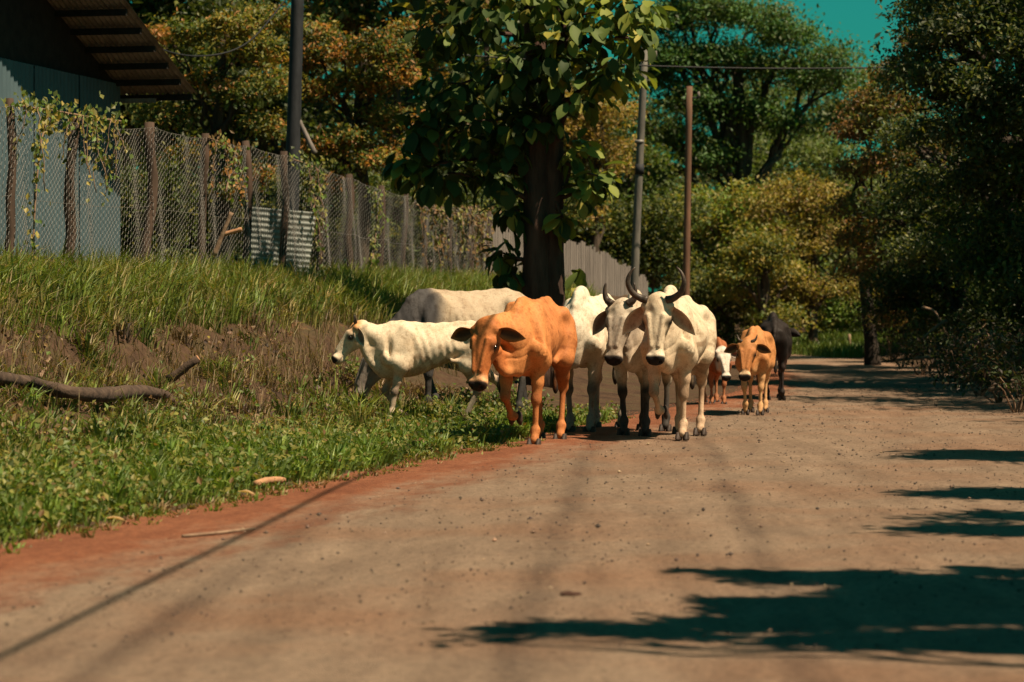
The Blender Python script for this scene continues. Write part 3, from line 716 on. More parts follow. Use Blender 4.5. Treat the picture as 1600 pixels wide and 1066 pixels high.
# grey faced horned cow
cow('grey-faced horned cow with dark lower legs, half hidden beside the large horned cow', 991, 681, -13, 1.05,
    dict(fl=(4, 2, 25, False), fr=(-4, -5, 25, False), hl=(-38, 4, 25, False), hr=(-44, 2, 25, False)),
    (-8, 28), (-12, 66), coat((.60, .49, .355), face=(.36, .30, .235), leg=(.055, .048, .044), kneespot=(.04, .035, .03), neck=(.55, .46, .35), poll=(.50, .42, .32), inner=(.13, .08, .06), eye=(.05, .04, .035)), .0142,
    horns=dict(pts=[(-.01, .07, -.02), (-.05, .12, -.01), (-.11, .135, .02), (-.17, .125, .05)], r=.036), ear=dict(L=.24, W=.11, out=.75, down=.75, back=.2), hump=.3, rib=.002, dew=1.3)
# thin cream young cow in profile
cow('thin cream young cow in profile with visible ribs, leftmost of the herd', 620, 659, -77, .84,
    dict(fl=(14, 8, 30, False), fr=(24, -30, -50, True), hl=(-22, 24, 30, False), hr=(-62, -22, 5, False)),
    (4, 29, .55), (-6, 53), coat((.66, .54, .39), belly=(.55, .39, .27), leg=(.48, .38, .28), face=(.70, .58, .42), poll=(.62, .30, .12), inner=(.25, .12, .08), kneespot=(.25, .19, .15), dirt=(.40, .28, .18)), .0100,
    horns=dict(pts=[(-.01, .06, -.01), (-.045, .085, .015), (-.075, .09, .05)], r=.022), ear=dict(L=.21, W=.12, out=.42, down=.75, back=.55, side=1.2), hump=.0, rib=.0075, thin=1.7, dew=.12, fat=.85, hsz=.92, bony=1.0)
# grey cow behind it
cow('grey tan cow with dark shoulders and lowered head, behind the thin cream one', 664, 642, -62, 1.09,
    dict(fl=(8, 2, 25, False), fr=(-10, -16, 15, False), hl=(-34, 8, 25, False), hr=(-48, -6, 22, False)),
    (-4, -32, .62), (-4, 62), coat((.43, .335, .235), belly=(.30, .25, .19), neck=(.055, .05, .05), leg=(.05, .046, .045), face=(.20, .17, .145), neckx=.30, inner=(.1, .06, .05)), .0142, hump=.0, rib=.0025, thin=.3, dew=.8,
    ear=dict(L=.22, W=.12, out=.8, down=.6, back=.4))
# young ones following behind
cow('small red brown calf with a white face, peeking out behind the big horned cow', 1122, 633, 4, .66,
    dict(fl=(3, 0, 25, False), fr=(-6, -8, 25, False), hl=(-40, 4, 25, False), hr=(-40, 2, 25, False)),
    (4, 10), (10, 62), coat((.34, .12, .05), face=(.66, .58, .49), poll=(.66, .58, .49), leg=(.36, .15, .07), inner=(.20, .06, .04)), .0142, name='calf', hump=0, rib=.001, dew=.2,
    ear=dict(L=.22, W=.13, out=1, down=.15, back=.1))
cow('small tan orange heifer with short horns, following behind on the open road', 1176, 648, -9, .79,
    dict(fl=(2, 0, 25, False), fr=(9, -14, -10, True), hl=(-36, 6, 25, False), hr=(-46, -4, 20, False)),
    (-6, 10), (-6, 62), coat((.48, .21, .075), belly=(.60, .34, .16), face=(.44, .175, .06), lip=(.66, .46, .28), inner=(.035, .025, .02), muzzle=(.02, .016, .015)), .0142,
    horns=dict(pts=[(.0, .06, -.02), (-.03, .105, -.01), (-.085, .125, .01)], r=.022), ear=dict(L=.20, W=.115, out=1, down=.28, back=.1), hump=0, rib=.001, dew=.6, fat=1.05)
cow('black brown young cow at the back, behind the tan heifer', 1208, 622, 176, .86,
    dict(fl=(6, 2, 25, False), fr=(-10, -14, 15, False), hl=(-34, 8, 25, False), hr=(-46, 0, 25, False)),
    (-14, 16), (-20, 40), coat((.022, .016, .014), belly=(.05, .022, .014), leg=(.03, .022, .02), inner=(.02, .015, .012)), .016, hump=.3, rib=.001, dew=.5, ear=dict(L=.22, W=.12, out=1, down=.1, back=.1))

# ------------------------------------------------------------------ foliage tools
def leaf_quads(C, D, Nn, L, Wd, fold=.18):
    """one folded lozenge per leaf: centres C, axis D, normal Nn"""
    D = D / (np.linalg.norm(D, axis=1)[:, None] + 1e-9)
    Sd = np.cross(D, Nn); Sd /= np.linalg.norm(Sd, axis=1)[:, None] + 1e-9
    U = np.cross(Sd, D)
    L = np.broadcast_to(L, (len(C),))[:, None]; Wd = np.broadcast_to(Wd, (len(C),))[:, None]
    a = C - D * L * .5; b = C + Sd * Wd * .5 + U * Wd * fold; c = C + D * L * .5; e = C - Sd * Wd * .5 + U * Wd * fold
    V = np.stack([a, b, c, e], 1).reshape(-1, 3)
    Q = np.arange(len(C) * 4).reshape(-1, 4)
    return V, Q
def unit(n): 
    v = RNG.normal(size=(n, 3)); return v / np.linalg.norm(v, axis=1)[:, None]
def clump_cloud(clumps, n, twigs=26, spread=.16, shell=.55):
    """leaf positions: clumps -> twig ends near the clump's shell -> leaves round the twig ends"""
    cl = np.array([list(c[0]) + list(np.broadcast_to(c[1], 3)) for c in clumps], float)
    wgt = (cl[:, 3] * cl[:, 4] * cl[:, 5]) ** (2 / 3); wgt /= wgt.sum()
    T = []; O = []; W_ = []
    for i, c in enumerate(cl):
        k = max(5, int(twigs * RNG.uniform(.7, 1.3)))
        d = unit(k); d[:, 2] = np.abs(d[:, 2]) * .8 + d[:, 2] * .2
        r = RNG.uniform(shell, 1.08, k)[:, None]
        T.append(c[:3] + d * r * c[3:6]); O.append(d); W_.append(np.full(k, wgt[i] / k))
    T = np.concatenate(T); O = np.concatenate(O); W_ = np.concatenate(W_) * RNG.uniform(.4, 1.6, len(T)); W_ /= W_.sum()
    pick = RNG.choice(len(T), n, p=W_)
    sizes = np.concatenate([np.full((len(t), 3), 1.0) for t in [T]])
    rad = np.concatenate([np.tile(c[3:6], (1, 1)) for c in cl]).mean() * spread * 2.2
    tw_r = RNG.uniform(.6, 1.4, len(T)) * rad
    off = RNG.normal(size=(n, 3)) * tw_r[pick][:, None] * np.array([1, 1, .62])
    return T[pick] + off, O[pick], pick
def palette(n, cols, w=None, pick=None, jit=.22):
    cols = np.array(cols, float)
    if pick is not None:                       # whole twigs share a tint, leaves jitter round it
        k = pick.max() + 1; tw = RNG.choice(len(cols), k, p=w); sel = tw[pick]
        other = RNG.choice(len(cols), n, p=w); sel = np.where(RNG.random(n) < .35, other, sel)
    else: sel = RNG.choice(len(cols), n, p=w)
    return cols[sel] * (1 + RNG.uniform(-jit, jit, (n, 1))) * (1 + RNG.uniform(-.06, .06, (n, 3)))
def foliage(name, parent, clumps, n, L, cols, w=None, twigs=26, spread=.16, mat='leaf', aspect=.5, droop=.3, shell=.55, kind=None):
    C, O, pick = clump_cloud(clumps, n, twigs, spread, shell)
    D = O * .5 + unit(n) * .8 + np.array([0, 0, -droop]); Nn = unit(n) * .7 + np.array([0, 0, .9]) + O * .3
    Ls = L * RNG.uniform(.6, 1.35, n)
    V, Q = leaf_quads(C, D, Nn, Ls, Ls * aspect)
    c = np.repeat(palette(n, cols, w, pick), 4, 0)
    o = mesh_obj(name, V, [Q], M[mat], parent, c, smooth=False)
    if kind: o['kind'] = kind
    return o
def wander(a, b, n=9, amp=.08, sag=0.0):
    a, b = np.asarray(a, float), np.asarray(b, float)
    L = np.linalg.norm(b - a); t = np.linspace(0, 1, n)[:, None]
    P = a + (b - a) * t
    nz = np.cumsum(RNG.normal(size=(n, 3)), 0); nz -= nz[0] + (nz[-1] - nz[0]) * t
    P = P + nz * amp * L / math.sqrt(n) + np.array([0, 0, 1]) * (sag * L * 4 * t * (1 - t))
    return P
def tree(name, label, base, trunk, r0, clumps, n, L, cols, w=None, group=None, bark='bark', limbs=None, cat='tree', fork=.45, limb_r=.35, sides=9, **kw):
    root = empty(name, base); tag(root, label, cat, group)
    tp = bez(np.array(trunk, float), 14); rr = r0 * np.linspace(1, .45, 14); rr[0] *= 1.35; rr[1] *= 1.1
    mb = MB(); mb.tube(tp, rr, sides, .10); mb.build('trunk', M[bark], root)
    for i, c in enumerate(clumps if limbs is None else limbs):
        ctr = np.array(c[0], float)
        k = int(RNG.integers(int(14 * fork), 13)); s_ = tp[k]
        mid = (s_ + ctr) / 2 + np.array([0, 0, .06 * np.linalg.norm(ctr - s_)])
        P = bez([s_, mid, ctr], 9); P[1:-1] += RNG.normal(size=(7, 3)) * .025 * np.linalg.norm(ctr - s_)
        ra = rr[k] * (limb_r + .25 * RNG.random())
        m2 = MB(); m2.tube(P, np.linspace(ra, ra * .25, 9), 6, .1)
        for j in range(3):
            e = ctr + unit(1)[0] * np.broadcast_to(c[1], 3) * .85
            m2.tube(wander(P[5 + j], e, 6, .12), np.linspace(ra * .4, ra * .08, 6), 4)
        m2.build('limb', M[bark], root)
    foliage('crown', root, clumps, n, L, cols, w, **kw)
    return root
def clumps_px(rows):
    """rows: u, v, Y, radius in px (ru, rv), depth radius in m"""
    out = []
    for u, v, Y, ru, rv, dy in rows: out.append((at(u, v, Y), (ru / FPX * Y, dy, rv / FPX * Y)))
    return out
def scatter_px(u0, u1, v0, v1, Y0, Y1, k, r0, r1, flat=.7):
    out = []
    for i in range(k):
        Y = RNG.uniform(Y0, Y1); r = RNG.uniform(r0, r1)
        out.append((at(RNG.uniform(u0, u1), RNG.uniform(v0, v1), Y), (r, r, r * flat)))
    return out

DKG = (.042, .058, .018); MDG = (.082, .115, .028); OLV = (.185, .180, .042); YEL = (.32, .25, .055); ORG = (.36, .165, .045); BRN = (.20, .118, .044); FRG = (.110, .170, .032)
# ------------------------------------------------------------------ house on the left
RD = np.array([.209, 1.0, 0]); RD /= np.linalg.norm(RD)            # along the road and the fence
RN = np.array([RD[1], -RD[0], 0])                                   # towards the road
UP = np.array([0, 0, 1.0])
corner = np.array([-5.44, 40.0, 0])
house = empty('shed', (corner[0], corner[1], 1.8)); tag(house, 'blue sheet-walled shed with a rusty corrugated roof behind the fence', 'shed')
Wn = 0.82
for i in range(9):                                                  # wall sheets, seams a little proud
    a = corner - RD * Wn * i; b = corner - RD * Wn * (i + 1) + RD * .006
    mb = MB(); off = .012 * (i % 2)
    # shallow ribs pressed into the sheet
    k = 24; V = []
    for j in range(k + 1):
        p = a + (b - a) * j / k + RN * (off + .010 * math.sin(j / k * math.pi * 2 * 6))
        V += [p + UP * 1.93, p + UP * 4.40]
    Q = [(2 * j, 2 * j + 1, 2 * j + 3, 2 * j + 2) for j in range(k)]
    mb.add(V, Q); mb.build('wall_sheet', M['bluewall'], house)
mb = MB(); mb.box(corner - RD * 3.7 + UP * 3.2 - RN * 3.1, RD * 3.68, RN * 3.0, UP * 1.18); mb.build('side_wall', M['bluewall'], house, smooth=False)
mb = MB(); mb.box(corner - RD * 3.7 + UP * 1.72 - RN * 3.0, RD * 3.78, RN * 3.09, UP * .205); mb.build('plinth', M['plinth'], house, smooth=False)
slope = np.array([0, 0, .9 / 2.65])
def roofp(t, w, dz=0.0): return corner + UP * (4.43 + dz) - RD * t + UP * (t * .9 / 2.65) + RN * w
V = []; 
gab = [corner + UP * 4.405 - RN * .05, corner - RD * 7.4 + UP * 4.405 - RN * .05, roofp(3.7, -.05, -.03), ]
mb = MB(); mb.add([corner + UP * 4.402 - RN * .06, corner - RD * 12.6 + UP * 4.402 - RN * .06, roofp(6.3, -.06, -.04)], None, [(0, 1, 2)]); mb.build('gable', M['darkwood'], house, smooth=False)
for k in range(-4, 2):                                              # corrugated roof sheets, waves across RN, running down the slope
    for side in (0, 1):
        w0, w1 = .10 + (k - 1) * .86 , .10 + k * .86 + .02
        n = 46; V = []
        for j in range(n + 1):
            w = w0 + (w1 - w0) * j / n; z = .020 * math.sin(w / .076 * 2 * math.pi) + (.006 if k % 2 else 0)
            for t in np.linspace(-.42, 6.32, 9):
                p = roofp(t, w, z)
                if side: p = p - RD * 2 * (6.3 - t)
                V.append(p)
        Q = [(j * 9 + i, j * 9 + i + 1, (j + 1) * 9 + i + 1, (j + 1) * 9 + i) for j in range(n) for i in range(8)]
        mb = MB(); mb.add(V, Q); mb.build('roof_sheet', M['rustzinc'], house)
for t in (-.36, .15, .68, 1.22, 1.78, 2.34, 2.9, 3.5):
    mb = MB(); mb.box(roofp(t, -1.1, -.075), RD * .032, RN * 2.02, UP * .042); mb.build('purlin', M['darkwood'], house, smooth=False)
mb = MB(); mb.box(roofp(-.1, .2, -.22), RD * .03, RN * .28, UP * .03); mb.build('bracket', M['greywood'], house, smooth=False)

# ------------------------------------------------------------------ wire mesh fence
fence = empty('wire_fence', (XF(40), 40, 1.55)); tag(fence, 'sagging wire mesh fence on weathered wooden posts along the bank top', 'fence')
def fY(u):                                                         # depth of the fence line at photo column u
    return (2.8 + .232 * 15.8 + 7.1) / (.232 - (u - 800) / FPX)
pu = [-110, -50, 8, 112, 226, 312, 384, 440, 494, 546, 590, 628, 662, 700, 733, 757]
tops = [150, 150, 152, 183, 190, 208, 220, 236, 256, 272, 290, 300, 312, 318, 322, 330]
FP = []
for i, (u, vt) in enumerate(zip(pu, tops)):
    Yp = fY(u); Xp = float(XF(Yp)); zb = g1(Xp, Yp)
    zt = CAMZ + (HOR - vt) / FPX * Yp
    lean = RD * RNG.uniform(.06, .26) + RN * RNG.uniform(-.05, .05)
    r = RNG.uniform(.045, .066) * (1.2 if i in (3, 4) else 1)
    b = np.array([Xp, Yp, zb - .1]); t = np.array([Xp, Yp, zt]) + lean; FP.append((b + UP * .1, t))
    mb = MB(); P = wander(b, t, 7, .03); mb.tube(P, r * np.array([1.1, 1, .95, 1, .92, .95, .9]), 7, .14); mb.build('post', M['post'], fence)
def zig_panel(b0, t0, b1, t1):
    """woven hexagonal wire between two posts"""
    Lh = np.linalg.norm(b1 - b0); nc = max(2, int(round(Lh / .062))); nr = 46
    V = []; 
    for c in range(nc + 1):
        f = c / nc; B = b0 + (b1 - b0) * f; T = t0 + (t1 - t0) * f; T = T - UP * .10 * 4 * f * (1 - f) * .5
        for r in range(nr + 1):
            g = r / nr; p = B + (T - B) * g
            sgn = (1 if (r // 1) % 2 else -1) * (1 if c % 2 else -1)
            along = (b1 - b0) / Lh
            p = p + along * sgn * .0145 + RN * (.035 * math.sin(g * 5 + c * .21) + .02 * math.sin(c * .5))
            V.append(p)
    V = np.array(V).reshape(nc + 1, nr + 1, 3)
    A = V[:, :-1].reshape(-1, 3); B = V[:, 1:].reshape(-1, 3)
    hor = []
    for c in range(0, nc):
        rows = np.arange(1 if c % 2 else 0, nr + 1, 2)
        hor.append((V[c, rows], V[c + 1, rows]))
    A = np.concatenate([A] + [h[0] for h in hor][:0] + [V[:-1, -1], V[:-1, nr // 2]]); B = np.concatenate([B] + [h[1] for h in hor][:0] + [V[1:, -1], V[1:, nr // 2]])
    d = B - A; d /= np.linalg.norm(d, axis=1)[:, None]
    s1 = np.cross(d, RN); s1 /= np.linalg.norm(s1, axis=1)[:, None]; s2 = np.cross(d, s1)
    r = .0033; VV = []
    for k in range(3):
        o = s1 * math.cos(k * 2.094) * r + s2 * math.sin(k * 2.094) * r; VV += [A + o, B + o]
    n = len(A); VV = np.stack(VV, 1).reshape(-1, 3); base = np.arange(n)[:, None] * 6
    Q = np.concatenate([base + np.array([0, 1, 3, 2]), base + np.array([2, 3, 5, 4]), base + np.array([4, 5, 1, 0])])
    return VV, Q
for i in range(len(FP) - 1):
    if pu[i] < -60: continue
    (b0, t0), (b1, t1) = FP[i], FP[i + 1]
    V, Q = zig_panel(b0 + RN * .07, t0 - UP * .06 + RN * .07, b1 + RN * .07, t1 - UP * .06 + RN * .07)
    mesh_obj('wire_mesh', V, [Q], M['wire'], fence)

def vine(label, pts, n, L, cols, hang=0.0, strands=0, spread=.09):
    pts = np.array(pts, float); root = empty('vine', pts[0]); tag(root, label, 'vine', 'creepers on the fence')
    P = bez(pts, 24); mb = MB(); mb.tube(P, .012, 5, .2)
    C = [P[RNG.integers(0, 24, n)] + RNG.normal(size=(n, 3)) * spread]
    for s_ in range(strands):
        a = P[RNG.integers(0, 24)]; b = a + np.array([RNG.uniform(-.15, .15), 0, -hang * RNG.uniform(.4, 1)])
        S_ = wander(a, b, 9, .07) + RN * .05; mb.tube(S_, .006, 4)
        k = int(18 * RNG.uniform(.6, 1.4)); C.append(S_[RNG.integers(0, 9, k)] + RNG.normal(size=(k, 3)) * .045)
    mb.build('stem', M['stick'], root)
    C = np.concatenate(C); m = len(C)
    V, Q = leaf_quads(C, unit(m) * .6 + np.array([0, -.2, -.7]), unit(m) * .6 + np.array([.5, -.7, .4]), L * RNG.uniform(.6, 1.4, m), L * .65 * RNG.uniform(.6, 1.4, m))
    o = mesh_obj('leaves', V, [Q], M['leaf'], root, np.repeat(palette(m, cols), 4, 0), smooth=False); o['kind'] = 'stuff'
fp = lambda u, v, off=.12: (lambda Y: np.array([XF(Y), Y, CAMZ + (HOR - v) / FPX * Y]) + RN * off)(fY(u))
vine('thick leafy creeper draped over the fence top in front of the blue wall', [fp(10, 165), fp(60, 172), fp(120, 182), fp(175, 190)], 270, .075, [OLV, YEL, MDG, FRG], 1.0, 12)
vine('thin creeper strand hanging down the blue wall', [fp(62, 175), fp(50, 220), fp(42, 290), fp(36, 390)], 110, .08, [OLV, YEL, FRG], .2, 2, .06)
vine('reddish creeper tangle on the fence beside the leaning wood', [fp(312, 215), fp(335, 225), fp(352, 240), fp(340, 300)], 90, .08, [OLV, BRN, FRG, ORG], .8, 6)
vine('creeper hanging over the fence at the dark pole', [fp(448, 250), fp(470, 258), fp(488, 275), fp(475, 340)], 140, .085, [OLV, DKG, FRG], 1.0, 7)
vine('fine creeper climbing the far fence posts', [fp(575, 300), fp(578, 340), fp(572, 400), fp(560, 440)], 130, .08, [OLV, FRG], .3, 3, .06)
vine('dry brown creeper mat hanging near the broad-leaved tree', [fp(640, 320), fp(680, 330), fp(720, 335), fp(752, 340)], 300, .09, [BRN, (.06, .045, .03), OLV], 1.5, 22, .12)

# grey board fence further on
bf = empty('board_fence', (XF(64), 64, 1.6)); tag(bf, 'grey weathered board fence beyond the broad-leaved tree', 'fence')
ub = 757.0; i = 0
Yb = fY(757)
while Yb < fY(1012):
    wb = RNG.uniform(.19, .27); Xb = float(XF(Yb)); u = 800 + FPX * Xb / Yb
    vt = np.interp(u, [757, 850, 900, 950, 985, 1012], [345, 358, 378, 398, 420, 436]) + RNG.uniform(-5, 5)
    zt = CAMZ + (HOR - vt) / FPX * Yb; zb = 1.35
    c = np.array([Xb, Yb, (zt + zb) / 2]); tl = RNG.uniform(-.02, .02)
    mb = MB(); mb.box(c, RD * (wb * .48), RN * .012, UP * (zt - zb) / 2 + RD * tl); mb.build('board', M['greywood'], bf, smooth=False)
    Yb += wb; i += 1
mb = MB(); p0, p1 = np.array([XF(fY(757)), fY(757), 1.9]) - RN * .05, np.array([XF(fY(1010)), fY(1010), 1.8]) - RN * .05
mb.tube([p0, p1], .04, 6); mb.build('rail', M['greywood'], bf)

# corrugated sheet leaning inside the fence, and loose timbers
cs = empty('corrugated_sheet', at(438, 412, 43.5)); tag(cs, 'pale corrugated zinc sheet standing on edge behind the fence', 'metal sheet')
a, b, c, d = at(388, 323, 43.0), at(494, 332, 44.6), at(482, 425, 44.6), at(376, 418, 43.0)
V = []; n = 66
for j in range(n + 1):
    g = j / n
    for f in np.linspace(0, 1, 6): V.append((a + (b - a) * f) * (1 - g) + (d + (c - d) * f) * g + np.array([.3, -1, .35]) * .014 * math.sin(g * 11 * 2 * math.pi))
Q = [(j * 6 + i, j * 6 + i + 1, (j + 1) * 6 + i + 1, (j + 1) * 6 + i) for j in range(n) for i in range(5)]
mb = MB(); mb.add(V, Q); mb.build('sheet', M['zinc'], cs)
def one_tube(name, label, cat, pts, r, mat, n=14, sides=8, wob=.12, group=None):
    P = bez(np.array(pts, float), n); root = empty(name, P[0]); mb = MB(); mb.tube(P, np.interp(np.linspace(0, 1, n), np.linspace(0, 1, len(np.atleast_1d(r))) if np.ndim(r) else [0, 1], r if np.ndim(r) else [r, r]), sides, wob)
    F = [np.concatenate(mb.Q), np.concatenate(mb.T)]; bpy.data.objects.remove(root)
    o = mesh_obj(name, np.concatenate(mb.V), F, M[mat]); tag(o, label, cat, group); return o
one_tube('leaning_timber', 'pale leaning timber behind the wire fence', 'timber', [at(334, 400, 39), at(348, 365, 39), at(362, 332, 39)], [.035, .03, .03], 'stick')
one_tube('timber_rail', 'short reddish wooden rail behind the wire fence', 'timber', [at(350, 366, 40), at(378, 358, 40)], .03, 'cutwood')
one_tube('timber_prop', 'leaning prop pole below the orange-leaved tree', 'timber', [at(462, 180, 49), at(475, 205, 49), at(492, 240, 49)], .045, 'greywood')

# ------------------------------------------------------------------ utility poles and cables
def pole(label, u, vtop, Y, r, mat, lean=0.0, band=None):
    X = (u - 800) / FPX * Y; zb = g1(X, Y); zt = CAMZ + (HOR - vtop) / FPX * Y
    root = empty('utility_pole', (X, Y, zb)); tag(root, label, 'utility pole', 'utility poles beside the road')
    P = np.array([[X, Y, zb - .2], [X + lean * .5, Y, (zb + zt) / 2], [X + lean, Y, zt]])
    mb = MB(); mb.tube(bez(P, 8), np.linspace(r * 1.12, r * .88, 8), 12); mb.build('shaft', M[mat], root)
    if band:
        f = band; c = P[0] + (P[2] - P[0]) * f; mb = MB(); mb.tube([c - UP * .10, c + UP * .10], r * 1.15, 12); mb.build('band', M['poledark'], root)
        mb = MB(); mb.tube([c + UP * .5, c + UP * .56], r * 1.2, 12); mb.build('band', M['wire'], root)
    mb = MB(); top = P[2]; mb.tube([top - UP * .25 - RN * .08, top - UP * .25 + RN * .22], .02, 6); mb.build('bracket', M['poledark'], root)
    mb = MB(); mb.tube([top - UP * .25 + RN * .2, top - UP * .12 + RN * .2], [.035, .025], 8); mb.build('insulator', M['greywood'], root)
    return top
pt1 = pole('tall dark pole behind the wire fence, left of the broad-leaved tree', 452, -60, 49, .12, 'poledark', .16)
pt2 = pole('grey utility pole with a dark band, right of the broad-leaved tree', 985, 70, 55, .076, 'polegrey', .28, .62)
pt3 = pole('thin brown wooden utility pole nearer the road bend', 1070, 135, 62, .075, 'polebrown', .10, None)
def cable(label, a, b, sag, r=.012):
    t = np.linspace(0, 1, 40)[:, None]; a, b = np.asarray(a, float), np.asarray(b, float)
    P = a + (b - a) * t - UP * sag * 4 * t * (1 - t)
    mb = MB(); mb.tube(P, r, 6); o = mesh_obj('cable', np.concatenate(mb.V), [np.concatenate(mb.Q), np.concatenate(mb.T)], M['cable']); tag(o, label, 'cable', 'overhead cables'); return o
cable('overhead cable crossing the road in front of the sky', at(700, 84, 52), at(1760, 84, 57), .28, .014)
cable('cable running from the grey pole to the broad-leaved tree', pt2 - UP * .2, at(745, 60, 45), .25, .012)
# roadside cable overhead whose shadow crosses the left of the road
def sh_up(u, v, z): 
    Yg = CAMZ * FPX / (v - HOR); return np.array([(u - 800) / FPX * Yg + SHX * z, Yg + SHY * z, z])
c0, c1 = sh_up(0, 1030, 6.4), sh_up(520, 775, 6.6)
dv = (c1 - c0) / np.linalg.norm(c1 - c0)
cable('roadside cable running high over the road to the brown pole', c0 - dv * 12, c0 + dv * 26 + UP * .25, .05, .020)
one_tube('house_cable', 'slack service cable looping from the shed roof to the dark pole', 'cable', [at(170, 20, 42), at(235, 70, 44), at(310, 88, 46), at(385, 68, 47), at(450, -5, 49)], .014, 'cable', 24, 5, 0)

# ------------------------------------------------------------------ the broad-leaved tree
def broad_leaf(L, W, seed):
    r = np.random.default_rng(seed); V = []; n = 6
    prof = [.10, .62, .98, 1.0, .72, .04]; cur = r.uniform(.15, .5); tw = r.uniform(-.3, .3)
    for i in range(n):
        t = i / (n - 1); w = W * .5 * prof[i]
        for s_ in (-1, 0, 1):
            V.append((L * (t - .06 * cur * t), s_ * w, -L * cur * t * t * .55 + abs(s_) * w * .28 + s_ * w * tw * t + r.uniform(-.01, .01) * L * 2))
    Q = [(i * 3 + j, (i + 1) * 3 + j, (i + 1) * 3 + j + 1, i * 3 + j + 1) for i in range(n - 1) for j in range(2)]
    return np.array(V), np.array(Q)
TY = 41.0
teak = empty('broad_leaved_tree', (at(848, 455, TY)[0], TY, g1(at(848, 455, TY)[0], TY)))
tag(teak, 'large broad-leaved tree with a dark double trunk behind the herd', 'tree')
tb = np.array(teak.location)
for k, (du, r0) in enumerate(((-9, .205), (16, .165))):
    P = [np.array([tb[0] + du / 110., TY + .05 * k, tb[2] - .2]), at(848 + du, 420, TY), at(848 + du * 1.05, 280, TY), at(850 + du * 1.2, 120, TY), at(852 + du * 2.2, -60, TY), at(856 + du * 4, -330, TY)]
    P[1][1] += .05 * k
    mb = MB(); mb.tube(bez(P, 18), np.linspace(r0 * 1.12, r0 * .6, 18) * (1 + .0), 14, .07); mb.build('trunk', M['teakbark'], teak)
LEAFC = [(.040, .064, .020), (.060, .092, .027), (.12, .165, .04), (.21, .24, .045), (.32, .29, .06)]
lm = []
for k in range(10):
    V, Q = broad_leaf(1.0, RNG.uniform(.55, .72), k)
    c = np.tile(np.array(LEAFC[k % 5]), (len(V), 1)) * RNG.uniform(.85, 1.15)
    lm.append((V, Q, make_mesh('leaf', V, [Q], M['bigleaf'], c)))
tclumps = clumps_px([(700, 40, 40.6, 60, 50, .7), (770, 10, 40.4, 70, 60, .9), (850, -20, 40.6, 80, 60, 1), (930, 20, 40.4, 60, 50, .8), (985, 60, 40.2, 45, 50, .6), (960, 110, 40.3, 60, 35, .6), (1000, 15, 40.2, 40, 40, .5),
                     (700, 130, 40.8, 55, 50, .7), (660, 200, 41, 40, 40, .5), (740, 190, 40.8, 60, 55, .7), (700, 270, 41, 70, 40, .6), (640, 255, 41.1, 35, 30, .4), (790, 110, 40.6, 60, 60, .8), (850, 90, 40.3, 60, 60, .7), (890, 60, 40.3, 50, 50, .7),
                     (780, 270, 41, 45, 45, .6), (800, 200, 40.9, 50, 50, .6), (845, 190, 40.5, 40, 30, .4), (905, 150, 40.4, 45, 40, .5), (900, 240, 40.8, 28, 30, .3), (935, 275, 40.6, 25, 22, .3), (912, 300, 40.8, 25, 30, .3), (880, 340, 40.8, 16, 20, .2),
                     (800, 330, 41, 30, 30, .4), (785, 395, 41.1, 25, 22, .3), (800, 425, 41.1, 25, 25, .3), (905, 425, 40.6, 12, 12, .1), (890, 455, 40.5, 25, 12, .2),
                     (740, -110, 41, 120, 70, 1.6), (790, -190, 41.6, 110, 70, 1.4), (650, -70, 41, 80, 60, 1.2), (960, -50, 40.6, 50, 30, .7)])
nper = [max(5, int(10 + 1100 * (c[1][0] * c[1][2]) / 8)) for c in tclumps]
single = []; mass = []
for ci, (c, k) in enumerate(zip(tclumps, nper)):
    k = int(k * 1.7) if ci not in (26, 27) else 4
    for j in range(k):
        d = unit(1)[0]; p = np.array(c[0]) + d * np.array(c[1]) * RNG.uniform(.3, 1.05)
        ax = d * .7 + unit(1)[0] * .5 + np.array([0, 0, -.55]); ax /= np.linalg.norm(ax)
        nn = np.array([0, 0, .8]) + d * .6 + unit(1)[0] * .35; nn -= ax * (nn @ ax); nn /= np.linalg.norm(nn)
        sz = RNG.uniform(.15, .34) * (1.05 if ci < 28 else 1.2)
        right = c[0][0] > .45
        var = int(RNG.choice(10, p=np.array([.08, .18, .34, .28, .12] * 2) / 2)) if right else int(RNG.choice(10, p=np.array([.42, .32, .18, .06, .02] * 2) / 2))  # sunlit right and shaded left of the crown put into the leaf colours
        Mx = Matrix(((ax[0], 0, nn[0], p[0]), (ax[1], 0, nn[1], p[1]), (ax[2], 0, nn[2], p[2]), (0, 0, 0, 1)))
        sd = np.cross(nn, ax)
        Mx[0][1], Mx[1][1], Mx[2][1] = sd
        m4 = Mx @ Matrix.Scale(sz, 4)
        front = (p[1] < TY - .25) + (right) * 1.0 + RNG.random() * .5
        (single if ci < 28 else mass).append((front, m4, var))
single.sort(key=lambda q: -q[0]); mass += single[280:]; single = single[:280]
tloc = Matrix.Translation(-teak.location)
for f, m4, var in single:
    o = link('leaf', lm[var][2], teak); o.matrix_local = tloc @ m4
VV, QQ, CC = [], [], []; n0 = 0
for f, m4, var in mass:
    V, Q, me = lm[var]; A = np.array(m4); VV.append(V @ A[:3, :3].T + A[:3, 3]); QQ.append(Q + n0); n0 += len(V)
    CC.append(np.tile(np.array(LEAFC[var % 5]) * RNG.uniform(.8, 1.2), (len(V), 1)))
mesh_obj('crown', np.concatenate(VV), [np.concatenate(QQ)], M['bigleaf'], teak, np.concatenate(CC))['kind'] = 'stuff'
